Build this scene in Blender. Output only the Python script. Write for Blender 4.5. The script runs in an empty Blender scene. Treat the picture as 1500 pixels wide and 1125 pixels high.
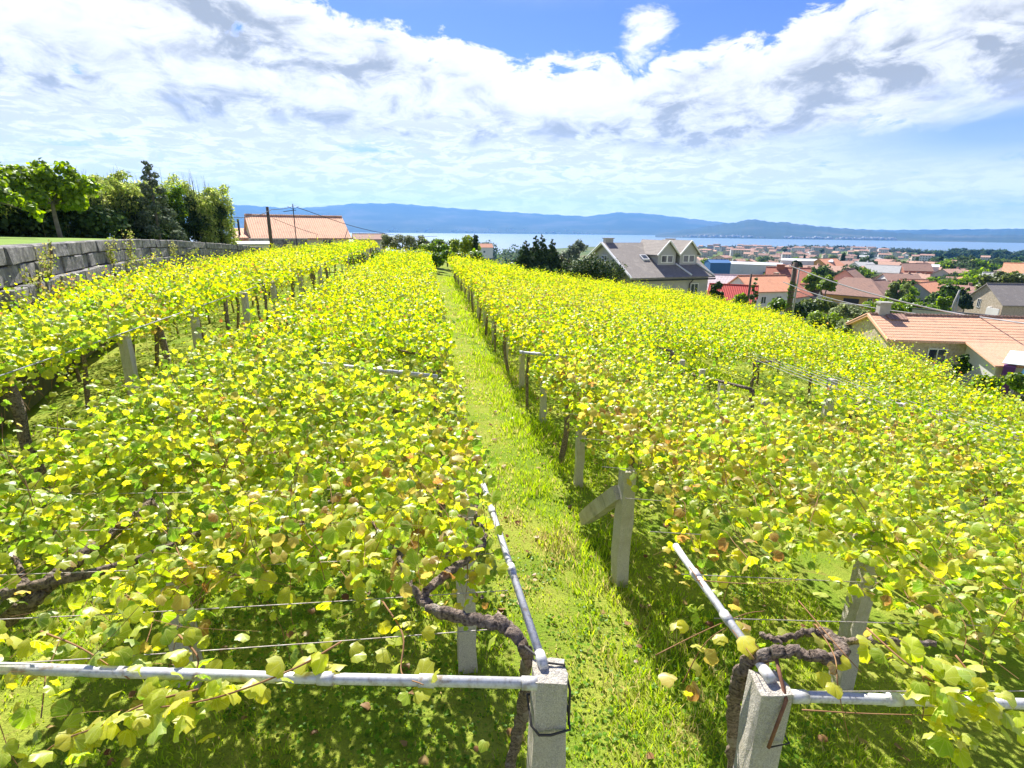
import bpy, math, random
import numpy as np
from mathutils import Matrix, Vector, Quaternion
random.seed(5); RNG = np.random.default_rng(7)
scene = bpy.context.scene; COL = scene.collection
R = math.radians

# ------------------------------------------------------------------ camera
F = 785.0; CX, CY = 750.0, 562.5; EYE = 3.7; ROLL = R(0.5)
PITCH = math.atan((CY - 335) / F); YAW = R(9.04)
fw = np.array([math.sin(YAW) * math.cos(PITCH), math.cos(YAW) * math.cos(PITCH), -math.sin(PITCH)])
rt0 = np.array([math.cos(YAW), -math.sin(YAW), 0.0]); up0 = np.cross(rt0, fw)
# scene horizon drops to the right: camera rolled a little
rt = rt0 * math.cos(ROLL) + up0 * math.sin(ROLL); up = -rt0 * math.sin(ROLL) + up0 * math.cos(ROLL)
CAM = np.array([0.0, 0.0, EYE])
def ray(u, v): return fw + rt * (u - CX) / F - up * (v - CY) / F
def on(u, v, z):
    d = ray(u, v); return CAM + d * ((z - EYE) / d[2])
def atr(u, v, r):
    d = ray(u, v); return CAM + d * (r / math.hypot(d[0], d[1]))
def direct(u, v):
    d = ray(u, v); return math.atan2(d[0], d[1])
cam_d = bpy.data.cameras.new('camera'); cam_o = bpy.data.objects.new('camera', cam_d); COL.objects.link(cam_o)
cam_d.sensor_width = 36; cam_d.lens = F / 1500 * 36; cam_d.clip_start = 0.05; cam_d.clip_end = 40000
cam_o.matrix_world = Matrix(((rt[0], up[0], -fw[0], 0), (rt[1], up[1], -fw[1], 0), (rt[2], up[2], -fw[2], EYE), (0, 0, 0, 1)))
scene.camera = cam_o
scene.view_settings.view_transform = 'Standard'; scene.view_settings.look = 'None'
scene.view_settings.gamma = 1; scene.view_settings.exposure = 1.3
try: scene.view_settings.use_curve_mapping = False
except Exception: pass
try:
    scene.cycles.max_bounces = 8; scene.cycles.transparent_max_bounces = 8; scene.cycles.transmission_bounces = 6
    scene.cycles.volume_bounces = 0; scene.cycles.diffuse_bounces = 4
except Exception: pass

# ------------------------------------------------------------------ sun + sky
SUN_AZ = R(-8.0)       # from +Y towards +X
SUN_EL = R(47)
sd = np.array([math.sin(SUN_AZ) * math.cos(SUN_EL), math.cos(SUN_AZ) * math.cos(SUN_EL), math.sin(SUN_EL)])
sun_d = bpy.data.lights.new('sun', 'SUN'); sun_d.energy = 4.6; sun_d.angle = R(0.53); sun_d.color = (1.0, 0.95, 0.86)
sun_o = bpy.data.objects.new('sun', sun_d); COL.objects.link(sun_o)
sun_o.rotation_euler = Vector(sd).to_track_quat('Z', 'Y').to_euler(); sun_o.location = (0, 0, 60)

W = bpy.data.worlds.new('World'); scene.world = W; W.use_nodes = True
nt = W.node_tree; nt.nodes.clear()
class NT:
    def __init__(s, t): s.t = t
    def n(s, typ, **kw):
        o = s.t.nodes.new(typ)
        for k, v in kw.items():
            if k.startswith('i_'): o.inputs[int(k[2:]) if k[2:].isdigit() else k[2:]].default_value = v
            else: setattr(o, k, v)
        return o
    def l(s, a, b): s.t.links.new(a, b)
    def m(s, op, a, b=None, c=None, clamp=False):
        o = s.t.nodes.new('ShaderNodeMath'); o.operation = op; o.use_clamp = clamp
        for i, x in enumerate((a, b, c)):
            if x is None: continue
            if isinstance(x, (int, float)): o.inputs[i].default_value = x
            else: s.t.links.new(x, o.inputs[i])
        return o.outputs[0]
    def ss(s, x, a, b):
        o = s.t.nodes.new('ShaderNodeMapRange'); o.interpolation_type = 'SMOOTHSTEP'
        s.t.links.new(x, o.inputs[0]); o.inputs[1].default_value = a; o.inputs[2].default_value = b
        return o.outputs[0]
    def mixc(s, f, a, b, bt='MIX'):
        o = s.t.nodes.new('ShaderNodeMix'); o.data_type = 'RGBA'; o.blend_type = bt
        for sock, x in ((o.inputs[0], f), (o.inputs[6], a), (o.inputs[7], b)):
            if isinstance(x, (int, float)): sock.default_value = x
            elif isinstance(x, tuple): sock.default_value = (*x, 1)
            else: s.t.links.new(x, sock)
        return o.outputs[2]
    def noise(s, vec, scale, detail=4, rough=.55, dist=0):
        o = s.t.nodes.new('ShaderNodeTexNoise'); o.inputs['Scale'].default_value = scale; o.inputs['Detail'].default_value = detail
        o.inputs['Roughness'].default_value = rough; o.inputs['Distortion'].default_value = dist
        if vec is not None: s.t.links.new(vec, o.inputs['Vector'])
        return o.outputs['Fac']
N = NT(nt)
sky = N.n('ShaderNodeTexSky', sky_type='NISHITA', sun_disc=False, sun_elevation=SUN_EL, sun_rotation=SUN_AZ, altitude=60, air_density=1.0, dust_density=0.3, ozone_density=2.5)
tc = N.n('ShaderNodeTexCoord'); sep = N.n('ShaderNodeSeparateXYZ'); N.l(tc.outputs['Generated'], sep.inputs[0])
X_, Y_, Z_ = sep.outputs
elev = N.m('MULTIPLY', N.m('ARCSINE', Z_), 57.2958)
azim = N.m('MULTIPLY', N.m('ARCTAN2', X_, Y_), 57.2958)     # degrees from +Y to +X
zc = N.m('ADD', N.m('MAXIMUM', Z_, 0.0), 0.13)
comb = N.n('ShaderNodeCombineXYZ'); N.l(N.m('DIVIDE', X_, zc), comb.inputs[0]); N.l(N.m('DIVIDE', Y_, zc), comb.inputs[1]); comb.inputs[2].default_value = 1.7
# second coordinate: straight directions (billows that stand up near the horizon)
cmb2 = N.n('ShaderNodeCombineXYZ'); N.l(N.m('MULTIPLY', azim, 0.035), cmb2.inputs[0]); N.l(N.m('MULTIPLY', elev, 0.075), cmb2.inputs[1]); cmb2.inputs[2].default_value = 4.3
big = N.noise(cmb2.outputs[0], 1.6, 7, .55, .35)
bill = N.noise(cmb2.outputs[0], 4.6, 8, .62, .5)
flat = N.noise(comb.outputs[0], 1.1, 8, .62, .3)
def blob(a0, e0, sa, se):
    da = N.m('DIVIDE', N.m('SUBTRACT', azim, a0), sa); de = N.m('DIVIDE', N.m('SUBTRACT', elev, e0), se)
    q = N.m('ADD', N.m('MULTIPLY', da, da), N.m('MULTIPLY', de, de))
    return N.m('EXPONENT', N.m('MULTIPLY', q, -1.0))

nb = N.m('SUBTRACT', bill, .5); ng = N.m('SUBTRACT', big, .5); nf = N.m('SUBTRACT', flat, .5)
fine = N.noise(cmb2.outputs[0], 11, 7, .66, .4)
# --- high bank of cumulus: crisp bright tops at 15-18 degrees, open sky above
topedge = N.m('ADD', N.m('ADD', 14.6, N.m('MULTIPLY', blob(-32, 0, 26, 1000), 8.5)), N.m('MULTIPLY', blob(44, 0, 12, 1000), 4.5))
wob = N.m('ADD', N.m('MULTIPLY', nb, 9.0), N.m('MULTIPLY', N.m('SUBTRACT', fine, .5), 2.5))
bank = N.m('SUBTRACT', 1.0, N.ss(N.m('SUBTRACT', N.m('ADD', elev, wob), topedge), -0.5, 0.6))
botedge = N.m('SUBTRACT', 7.6, N.m('MULTIPLY', blob(49, 0, 12, 1000), -1.7))
low_cut = N.ss(N.m('SUBTRACT', N.m('ADD', elev, N.m('MULTIPLY', ng, 12.0)), botedge), -1.2, 1.2)
holes_ = N.m('SUBTRACT', 1.0, N.m('MULTIPLY', N.ss(N.m('ADD', bill, N.m('MULTIPLY', nf, .6)), .36, .27), 1.0))
cumulus = N.m('MULTIPLY', N.m('MULTIPLY', bank, low_cut), holes_)
# --- thin layered sheet and small puffs between the bank and the hills
stretch = N.n('ShaderNodeCombineXYZ'); N.l(N.m('MULTIPLY', azim, 0.085), stretch.inputs[0]); N.l(N.m('MULTIPLY', elev, 0.34), stretch.inputs[1]); stretch.inputs[2].default_value = 9.1
sheetn = N.noise(stretch.outputs[0], 1.5, 7, .6, .5); puffn = N.noise(stretch.outputs[0], 4.6, 7, .66, .6)
sheet = N.m('MULTIPLY', N.ss(N.m('ADD', sheetn, N.m('MULTIPLY', N.m('SUBTRACT', puffn, .5), .5)), .24, .40), .96)
sheet = N.m('MULTIPLY', sheet, N.m('SUBTRACT', 1.0, N.m('MULTIPLY', blob(50, 7.4, 14, 2.6), 1.0)))
sheet = N.m('MULTIPLY', sheet, N.m('SUBTRACT', 1.0, N.ss(elev, 9.0, 12.0)))
high = N.ss(N.m('ADD', N.noise(comb.outputs[0], .55, 7, .6, .6), N.m('MULTIPLY', bill, .25)), .60, .80)   # scattered clouds overhead and behind
wisp = N.ss(N.m('ADD', N.m('MULTIPLY', blob(21.0, 17.2, 3.0, 2.6), .62), N.m('MULTIPLY', N.m('SUBTRACT', bill, .5), 1.3)), .28, .52)
wisp = N.m('MULTIPLY', wisp, N.ss(blob(21.0, 17.2, 4.5, 4.0), .2, .5))
hz = N.m('EXPONENT', N.m('MULTIPLY', N.m('ABSOLUTE', elev), -.30))
cl = N.m('MAXIMUM', cumulus, sheet)
cl = N.m('MAXIMUM', cl, N.m('MULTIPLY', wisp, .95))
cl = N.m('MAXIMUM', cl, N.m('MULTIPLY', high, N.ss(elev, 18, 27)))
cl = N.m('MAXIMUM', cl, N.m('MULTIPLY', hz, .6), clamp=True)
# --- self shade of the thick clouds: grey lower bodies under bright heads
off = N.n('ShaderNodeVectorMath', operation='ADD'); N.l(cmb2.outputs[0], off.inputs[0]); off.inputs[1].default_value = (.02, .06, 2.2)
g1 = N.noise(off.outputs[0], 1.9, 7, .58, .5); g2 = N.noise(off.outputs[0], 6.0, 7, .62, .6)
gm = N.ss(N.m('ADD', N.m('MULTIPLY', g1, .72), N.m('MULTIPLY', g2, .34)), .41, .66)
heads = N.m('SUBTRACT', 1.0, N.ss(N.m('SUBTRACT', N.m('ADD', elev, wob), topedge), -4.2, -.6))
gm = N.m('MULTIPLY', gm, N.m('ADD', N.m('MULTIPLY', heads, .92), .08))
gm = N.m('ADD', gm, N.m('MULTIPLY', blob(-14, 9.6, 9, 2.0), .75)); gm = N.m('ADD', gm, N.m('MULTIPLY', blob(-27, 12, 9, 2.2), .45)); gm = N.m('ADD', gm, N.m('MULTIPLY', blob(14, 9.0, 16, 1.6), .42)); gm = N.m('ADD', gm, N.m('MULTIPLY', blob(42, 13.0, 6, 1.6), .5)) 
gm = N.m('MULTIPLY', gm, N.m('ADD', N.m('MULTIPLY', N.ss(N.m('ADD', g2, N.m('MULTIPLY', N.m('SUBTRACT', fine, .5), .5)), .34, .62), .8), .25), clamp=True)
gm = N.m('POWER', gm, 1.1); thick = N.m('MULTIPLY', gm, cumulus)
pz = N.m('MULTIPLY', N.m('MULTIPLY', N.ss(puffn, .58, .44), sheet), .50)
thick = N.m('MAXIMUM', thick, pz, clamp=True)
ccol = N.mixc(thick, (8.8, 8.8, 8.9), (3.5, 3.7, 4.0))
skc = N.mixc(1.0, sky.outputs[0], (.50, .60, 1.10), 'MULTIPLY')
veil = N.mixc(N.m('MULTIPLY', hz, .9, clamp=True), skc, (11.8, 12.8, 14.8))
ccol = N.mixc(N.m('MULTIPLY', hz, .6, clamp=True), ccol, (16.0, 16.6, 17.6))
mixs = N.mixc(cl, veil, ccol)
bg = N.n('ShaderNodeBackground'); bg.inputs['Strength'].default_value = 0.056
N.l(mixs, bg.inputs['Color']); wo = N.n('ShaderNodeOutputWorld'); N.l(bg.outputs[0], wo.inputs[0])

# ------------------------------------------------------------------ materials
MATS = {}
def mat(name, base=None, rough=.8, var=None, nscale=5, bump=0, bscale=20, metal=0, spec=.3, coord='Object', fn=None, detail=5):
    if name in MATS: return MATS[name]
    m = bpy.data.materials.new(name); m.use_nodes = True; t = m.node_tree; k = NT(t)
    b = t.nodes['Principled BSDF']; b.inputs['Roughness'].default_value = rough; b.inputs['Metallic'].default_value = metal
    b.inputs['Specular IOR Level'].default_value = spec
    c = k.n('ShaderNodeTexCoord').outputs[coord]
    if base: b.inputs['Base Color'].default_value = (*base, 1)
    if var:
        cols = [base] + list(var)
        f = k.noise(c, nscale, detail, .6, .2)
        r = k.n('ShaderNodeValToRGB'); e = r.color_ramp.elements
        while len(e) < len(cols): e.new(.5)
        for i, cc in enumerate(cols):
            e[i].position = .32 + .38 * i / (len(cols) - 1); e[i].color = (*cc, 1)
        k.l(f, r.inputs[0]); k.l(r.outputs[0], b.inputs['Base Color'])
    if bump:
        bp = k.n('ShaderNodeBump'); bp.inputs['Strength'].default_value = min(1, bump); bp.inputs['Distance'].default_value = .02 * max(1, bump)
        k.l(k.noise(c, bscale, 6, .65), bp.inputs['Height']); k.l(bp.outputs[0], b.inputs['Normal'])
    if fn: fn(k, b, c, t)
    MATS[name] = m; return m

def leafy(name, trans=.5, tint=(1, 1, 1), gloss=.12, rough=.45):
    """leaf material: colour comes from the leaf's own colour attribute; light shines through"""
    if name in MATS: return MATS[name]
    m = bpy.data.materials.new(name); m.use_nodes = True; t = m.node_tree; t.nodes.clear(); k = NT(t)
    at = k.n('ShaderNodeAttribute', attribute_name='Col')
    obj = k.n('ShaderNodeTexCoord').outputs['Object']
    nz = k.noise(obj, 22, 3, .6)
    mul = k.mixc(1.0, at.outputs['Color'], tint, 'MULTIPLY')
    spot = k.mixc(k.m('MULTIPLY', k.ss(nz, .55, .72), .35), mul, (.33, .20, .05))
    spot = mul if trans < .4 else spot
    dif = k.n('ShaderNodeBsdfDiffuse'); tr = k.n('ShaderNodeBsdfTranslucent'); gl = k.n('ShaderNodeBsdfGlossy'); gl.inputs['Roughness'].default_value = rough; gl.inputs[0].default_value = (.8, .85, .8, 1)
    if name == 'vine_leaf':
        lv = k.n('ShaderNodeAttribute', attribute_name='leafpos').outputs['Vector']; sp_ = k.n('ShaderNodeSeparateXYZ'); k.l(lv, sp_.inputs[0]); ax = k.m('ABSOLUTE', sp_.outputs[0]); yy_ = sp_.outputs[1]
        rr_ = k.m('SQRT', k.m('ADD', k.m('MULTIPLY', ax, ax), k.m('MULTIPLY', yy_, yy_))); an = k.m('ARCTAN2', ax, yy_)
        vein = None
        for a_ in (0.0, .62, 1.25):
            q_ = k.m('SUBTRACT', 1.0, k.ss(k.m('MULTIPLY', k.m('ABSOLUTE', k.m('SUBTRACT', an, a_)), rr_), .008, .030)); vein = q_ if vein is None else k.m('MAXIMUM', vein, q_)
        side_ = k.ss(k.m('ABSOLUTE', k.m('SINE', k.m('ADD', k.m('MULTIPLY', yy_, 26.0), k.m('MULTIPLY', ax, 16.0)))), .93, 1.0)
        vein = k.m('MAXIMUM', vein, k.m('MULTIPLY', side_, .35)); vein = k.m('MULTIPLY', vein, k.ss(rr_, .02, .06))
        edge_ = k.m('MULTIPLY', k.ss(k.m('ADD', k.m('SQRT', k.m('ADD', k.m('MULTIPLY', ax, ax), k.m('MULTIPLY', k.m('SUBTRACT', yy_, .42), k.m('SUBTRACT', yy_, .42)))), k.m('MULTIPLY', k.m('SUBTRACT', nz, .5), .35)), .47, .60), k.ss(rr_, .02, .06))
        spot = k.mixc(k.m('MULTIPLY', vein, .45), spot, (.62, .66, .22)); spot = k.mixc(k.m('MULTIPLY', edge_, .45), spot, (.42, .27, .08))
        k.l(k.mixc(.25, spot, (.70, .68, .08)), dif.inputs[0])
    else: k.l(spot, dif.inputs[0])
    hs = k.n('ShaderNodeHueSaturation'); hs.inputs['Saturation'].default_value = 1.12; hs.inputs['Value'].default_value = 1.55; k.l(spot, hs.inputs['Color']); k.l(hs.outputs[0], tr.inputs[0])
    mx = k.n('ShaderNodeMixShader'); mx.inputs[0].default_value = trans; k.l(dif.outputs[0], mx.inputs[1]); k.l(tr.outputs[0], mx.inputs[2])
    fr = k.n('ShaderNodeLayerWeight'); fr.inputs['Blend'].default_value = .25
    m2 = k.n('ShaderNodeMixShader'); k.l(k.m('ADD', k.m('MULTIPLY', fr.outputs['Fresnel'], gloss * 2.5), gloss * .3), m2.inputs[0]); k.l(mx.outputs[0], m2.inputs[1]); k.l(gl.outputs[0], m2.inputs[2])
    o = k.n('ShaderNodeOutputMaterial'); k.l(m2.outputs[0], o.inputs[0]); MATS[name] = m; return m

VLEAF = leafy('vine_leaf', .60, gloss=.03, rough=.5)
TLEAF = leafy('tree_leaf', .5, gloss=.02)
DLEAF = leafy('dark_tree_leaf', .15, gloss=.012)
GRASSM = leafy('grass_blade', .45, gloss=.012)
def brk(k, b, c, t):
    w_ = k.n('ShaderNodeTexWave', wave_type='BANDS', bands_direction='Z'); w_.inputs['Scale'].default_value = 5; w_.inputs['Distortion'].default_value = 22; w_.inputs['Detail'].default_value = 5; w_.inputs['Detail Scale'].default_value = 2.2; k.l(c, w_.inputs['Vector'])
    n1 = k.noise(c, 60, 6, .7); n2_ = k.noise(c, 7, 5, .6); f = k.m('ADD', k.m('MULTIPLY', w_.outputs['Fac'], .16), k.m('MULTIPLY', n1, .84))
    a = k.mixc(k.ss(f, .25, .75), (.07, .05, .037), (.40, .31, .24)); a = k.mixc(k.m('MULTIPLY', k.ss(n2_, .52, .68), .6), a, (.46, .41, .35)); k.l(a, b.inputs['Base Color'])
    bp = k.n('ShaderNodeBump'); bp.inputs['Strength'].default_value = 1; bp.inputs['Distance'].default_value = .03; k.l(f, bp.inputs['Height']); k.l(bp.outputs[0], b.inputs['Normal'])
BARK = mat('vine_bark', rough=.95, fn=brk)
TBARK = mat('tree_bark', (.14, .12, .09), .95, [(.25, .22, .18)], 4, 1.5, 18)
CANE = mat('cane_wood', (.22, .10, .045), .8, [(.34, .20, .09)], 8)
def gran(k, b, c, t):
    sp = k.noise(c, 160, 3, .7); big_ = k.noise(c, 4, 5, .6); lich = k.noise(c, 11, 6, .7, .4)
    a = k.mixc(k.ss(sp, .38, .62), (.48, .44, .37), (.70, .66, .57))
    a = k.mixc(k.m('MULTIPLY', k.ss(big_, .45, .7), .5), a, (.42, .36, .24))
    a = k.mixc(k.m('MULTIPLY', k.ss(lich, .60, .68), .6), a, (.60, .60, .52))
    st_ = k.noise(c, 2.2, 5, .7, .5); a = k.mixc(k.m('MULTIPLY', k.ss(st_, .56, .70), .55), a, (.20, .19, .14)); a = k.mixc(k.m('MULTIPLY', k.ss(k.noise(c, 7, 5, .7, .8), .60, .66), .5), a, (.40, .42, .28))
    k.l(a, b.inputs['Base Color'])
    bp = k.n('ShaderNodeBump'); bp.inputs['Strength'].default_value = 1.0; bp.inputs['Distance'].default_value = .02
    k.l(k.m('ADD', k.noise(c, 45, 6, .7), k.m('MULTIPLY', sp, .4)), bp.inputs['Height']); k.l(bp.outputs[0], b.inputs['Normal'])
GRAN = mat('granite', rough=.9, fn=gran)
def wst(k, b, c, t):
    oi = k.n('ShaderNodeObjectInfo').outputs['Random']; g = k.n('ShaderNodeNewGeometry').outputs['Position']
    n1 = k.noise(g, 3.2, 7, .68, .3); n2 = k.noise(g, 1.1, 4, .6); mp = k.n('ShaderNodeMapping'); mp.inputs['Scale'].default_value = (6, 6, .6); k.l(g, mp.inputs[0]); st = k.noise(mp.outputs[0], 1.2, 5, .6)
    a = k.mixc(k.ss(n1, .35, .65), (.075, .076, .085), (.32, .31, .30))
    a = k.mixc(k.m('MULTIPLY', oi, .35), a, (.38, .35, .29))
    a = k.mixc(k.m('MULTIPLY', k.ss(st, .5, .7), .65), a, (.06, .062, .07))
    a = k.mixc(k.m('MULTIPLY', k.ss(n2, .58, .72), .6), a, (.42, .41, .34))
    k.l(a, b.inputs['Base Color'])
    bp = k.n('ShaderNodeBump'); bp.inputs['Strength'].default_value = .8; bp.inputs['Distance'].default_value = .05; k.l(k.noise(g, 9, 7, .7), bp.inputs['Height']); k.l(bp.outputs[0], b.inputs['Normal'])
WSTONE = mat('wall_stone', rough=.95, fn=wst)
PIPE = mat('galvanised_pipe', (.36, .29, .22), .6, [(.55, .55, .53), (.66, .66, .65), (.46, .44, .41)], 22, metal=.25, spec=.5)
WIRE = mat('rusty_wire', (.30, .24, .20), .6, [(.55, .52, .5)], 30, metal=.5)
STRAP = mat('strap', (.06, .055, .05), .7)
def grd(k, b, c, t):
    g = k.n('ShaderNodeNewGeometry').outputs['Position']
    n1 = k.noise(g, .9, 6, .6); n2 = k.noise(g, 7, 6, .7); n3 = k.noise(g, 45, 4, .7); n4 = k.noise(g, .02, 5, .6); n5 = k.noise(g, .12, 6, .6)
    a = k.mixc(k.ss(n1, .38, .62), (.18, .27, .03), (.32, .36, .06))
    a = k.mixc(k.m('MULTIPLY', k.ss(n2, .48, .70), .6), a, (.26, .24, .06))
    a = k.mixc(k.m('MULTIPLY', k.ss(n3, .5, .68), .5), a, (.045, .085, .012))
    ln = k.n('ShaderNodeVectorMath', operation='LENGTH'); k.l(g, ln.inputs[0]); far = k.ss(ln.outputs['Value'], 45, 90)
    fc = k.mixc(k.ss(n5, .42, .6), (.055, .10, .03), (.17, .20, .06))
    fc = k.mixc(k.m('MULTIPLY', k.ss(n4, .5, .6), .6), fc, (.20, .17, .10))
    k.l(k.mixc(far, a, fc), b.inputs['Base Color'])
    bp = k.n('ShaderNodeBump'); bp.inputs['Strength'].default_value = .7; bp.inputs['Distance'].default_value = .04; k.l(n3, bp.inputs['Height']); k.l(bp.outputs[0], b.inputs['Normal'])
GROUND = mat('grassy_ground', rough=1, spec=.05, fn=grd)
def sea(k, b, c, t):
    g = k.n('ShaderNodeNewGeometry').outputs['Position']; mp = k.n('ShaderNodeMapping'); mp.inputs['Scale'].default_value = (.0012, .0035, 1); k.l(g, mp.inputs[0])
    n = k.noise(mp.outputs[0], 1, 5, .6, .5); k.l(k.mixc(n, (.10, .17, .24), (.16, .24, .31)), b.inputs['Base Color'])
    bp = k.n('ShaderNodeBump'); bp.inputs['Strength'].default_value = 1; bp.inputs['Distance'].default_value = 1.2; k.l(k.noise(g, .12, 6, .7), bp.inputs['Height']); k.l(bp.outputs[0], b.inputs['Normal'])
SEA = mat('sea_water', rough=.32, spec=.5, fn=sea)
MOUNT = mat('mountain_scrub', (.02, .035, .03), 1, [(.035, .055, .035), (.10, .10, .08)], .0016, coord='Object')
def roofm(name, c1, c2, c3, rows=6.0, cols=4.5, str_=1.0):
    def fn(k, b, c, t):
        n1 = k.noise(c, 1.3, 6, .7); n2 = k.noise(c, 9, 5, .7)
        a = k.mixc(k.ss(n2, .35, .65), c1, c2); a = k.mixc(k.m('MULTIPLY', k.ss(n1, .5, .68), .7), a, c3); k.l(a, b.inputs['Base Color'])
        s_ = k.n('ShaderNodeSeparateXYZ'); k.l(c, s_.inputs[0])
        h = k.m('ADD', k.m('ABSOLUTE', k.m('SINE', k.m('MULTIPLY', s_.outputs[0], cols * 3.14))), k.m('MULTIPLY', k.m('FRACT', k.m('MULTIPLY', s_.outputs[2], rows)), -1.2))
        bp = k.n('ShaderNodeBump'); bp.inputs['Strength'].default_value = str_; bp.inputs['Distance'].default_value = .05; k.l(h, bp.inputs['Height']); k.l(bp.outputs[0], b.inputs['Normal'])
    return mat(name, rough=.85, fn=fn)
R_ORANGE = roofm('orange_tile', (.62, .27, .15), (.74, .36, .21), (.50, .23, .14))
R_SALMON = roofm('weathered_salmon_tile', (.64, .34, .21), (.74, .43, .27), (.42, .24, .16), 7.5)
R_RED = roofm('red_sheet_roof', (.45, .055, .045), (.50, .075, .06), (.35, .06, .05), 2.5)
R_BRICK = roofm('brick_red_tile', (.40, .14, .09), (.50, .19, .12), (.28, .12, .09))
R_BROWN = roofm('brown_tile', (.27, .16, .12), (.36, .22, .17), (.20, .13, .11))
R_SLATE = roofm('grey_slate', (.20, .18, .165), (.28, .25, .225), (.34, .31, .27), 9, 7, .5)
R_PINK = roofm('pale_pink_sheet', (.60, .50, .50), (.66, .57, .57), (.5, .4, .4), 3)
R_GREY = roofm('grey_sheet', (.42, .42, .40), (.52, .52, .50), (.33, .33, .30), 4)
R_WHITE = mat('white_sheet', (.72, .73, .74), .6, [(.62, .64, .66)], 2)
R_BLUE = mat('blue_sheet', (.05, .17, .38), .6, [(.04, .12, .28)], 2)
R_TOWN1 = roofm('faded_orange_tile', (.52, .30, .21), (.60, .38, .28), (.42, .28, .21)); R_TOWN2 = roofm('faded_red_tile', (.38, .21, .16), (.46, .27, .21), (.32, .22, .18))
W_WHITE = mat('white_render', (.74, .73, .70), .9, [(.64, .62, .58)], 1.4)
W_CREAM = mat('cream_render', (.66, .60, .47), .9, [(.56, .50, .38)], 1.4)
W_YELLOW = mat('ochre_render', (.66, .43, .14), .9, [(.58, .36, .12)], 1.4)
W_GREY = mat('grey_render', (.40, .39, .37), .9, [(.50, .49, .46)], 1.4)
W_STONE = mat('rubble_stone', (.34, .27, .19), .95, [(.50, .42, .31), (.58, .52, .43)], 5, 1.5, 6)
W_BRICK = mat('red_brick', (.32, .13, .08), .95, [(.40, .18, .12)], 5)
W_PINK = mat('pink_render', (.62, .42, .36), .9, [(.55, .36, .30)], 1.4)
GLASS = mat('window_glass', (.03, .04, .05), .08, spec=.8)
FRAMEW = mat('white_frame', (.78, .78, .76), .5)
WOODP = mat('pole_wood', (.08, .06, .05), .9, [(.15, .12, .10)], 5)
CONC = mat('concrete', (.42, .41, .39), .9, [(.34, .33, .31)], 3)
METAL = mat('dark_metal', (.05, .05, .055), .5, metal=.5)
CABLE = mat('pale_cable', (.35, .35, .36), .6)
CABLED = mat('dark_cable', (.03, .03, .035), .7)
TARP = mat('blue_tarp', (.22, .46, .72), .45, [(.30, .55, .80)], 1.5)
TARPW = mat('white_tarp', (.75, .78, .82), .45, [(.65, .70, .76)], 1.5)
PURP = mat('purple_cloth', (.10, .03, .16), .8)

# ------------------------------------------------------------------ mesh helpers
def tag(o, label=None, cat=None, group=None, kind=None):
    if label: o['label'] = label
    if cat: o['category'] = cat
    if group: o['group'] = group
    if kind: o['kind'] = kind
    return o
def empty(name, loc, rz=0, **kw):
    o = bpy.data.objects.new(name, None); COL.objects.link(o); o.location = loc; o.rotation_euler = (0, 0, rz); o.empty_display_size = .2
    return tag(o, **kw)
def link(name, me, parent=None, loc=None, **kw):
    o = bpy.data.objects.new(name, me); COL.objects.link(o)
    if parent is not None: o.parent = parent
    if loc is not None: o.location = loc
    return tag(o, **kw)
def np_mesh(name, V, faces, mats, col=None, smooth=False, midx=None, lp=None):
    """V (n,3); faces: (f,k) int array or list of such arrays; col (n,3)"""
    if not isinstance(faces, list): faces = [faces]
    faces = [f for f in faces if len(f)]
    me = bpy.data.meshes.new(name)
    nl = sum(f.size for f in faces); nf = sum(len(f) for f in faces)
    me.vertices.add(len(V)); me.vertices.foreach_set('co', np.ascontiguousarray(V, dtype=np.float32).ravel())
    me.loops.add(nl); me.loops.foreach_set('vertex_index', np.concatenate([f.ravel() for f in faces]).astype(np.int32))
    me.polygons.add(nf); tot = np.concatenate([np.full(len(f), f.shape[1]) for f in faces]); st = np.concatenate([[0], np.cumsum(tot)[:-1]])
    me.polygons.foreach_set('loop_start', st.astype(np.int32))
    if midx is not None: me.polygons.foreach_set('material_index', np.asarray(midx, dtype=np.int32))
    if smooth: me.polygons.foreach_set('use_smooth', np.ones(nf, dtype=bool))
    for m in (mats if isinstance(mats, (list, tuple)) else [mats]): me.materials.append(m)
    if col is not None:
        a = me.color_attributes.new('Col', 'FLOAT_COLOR', 'POINT'); c4 = np.ones((len(V), 4), dtype=np.float32); c4[:, :3] = col; a.data.foreach_set('color', c4.ravel())
    if lp is not None: a = me.attributes.new('leafpos', 'FLOAT_VECTOR', 'POINT'); a.data.foreach_set('vector', np.ascontiguousarray(lp, dtype=np.float32).ravel())
    me.update(calc_edges=True); me.validate()
    return me
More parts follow.
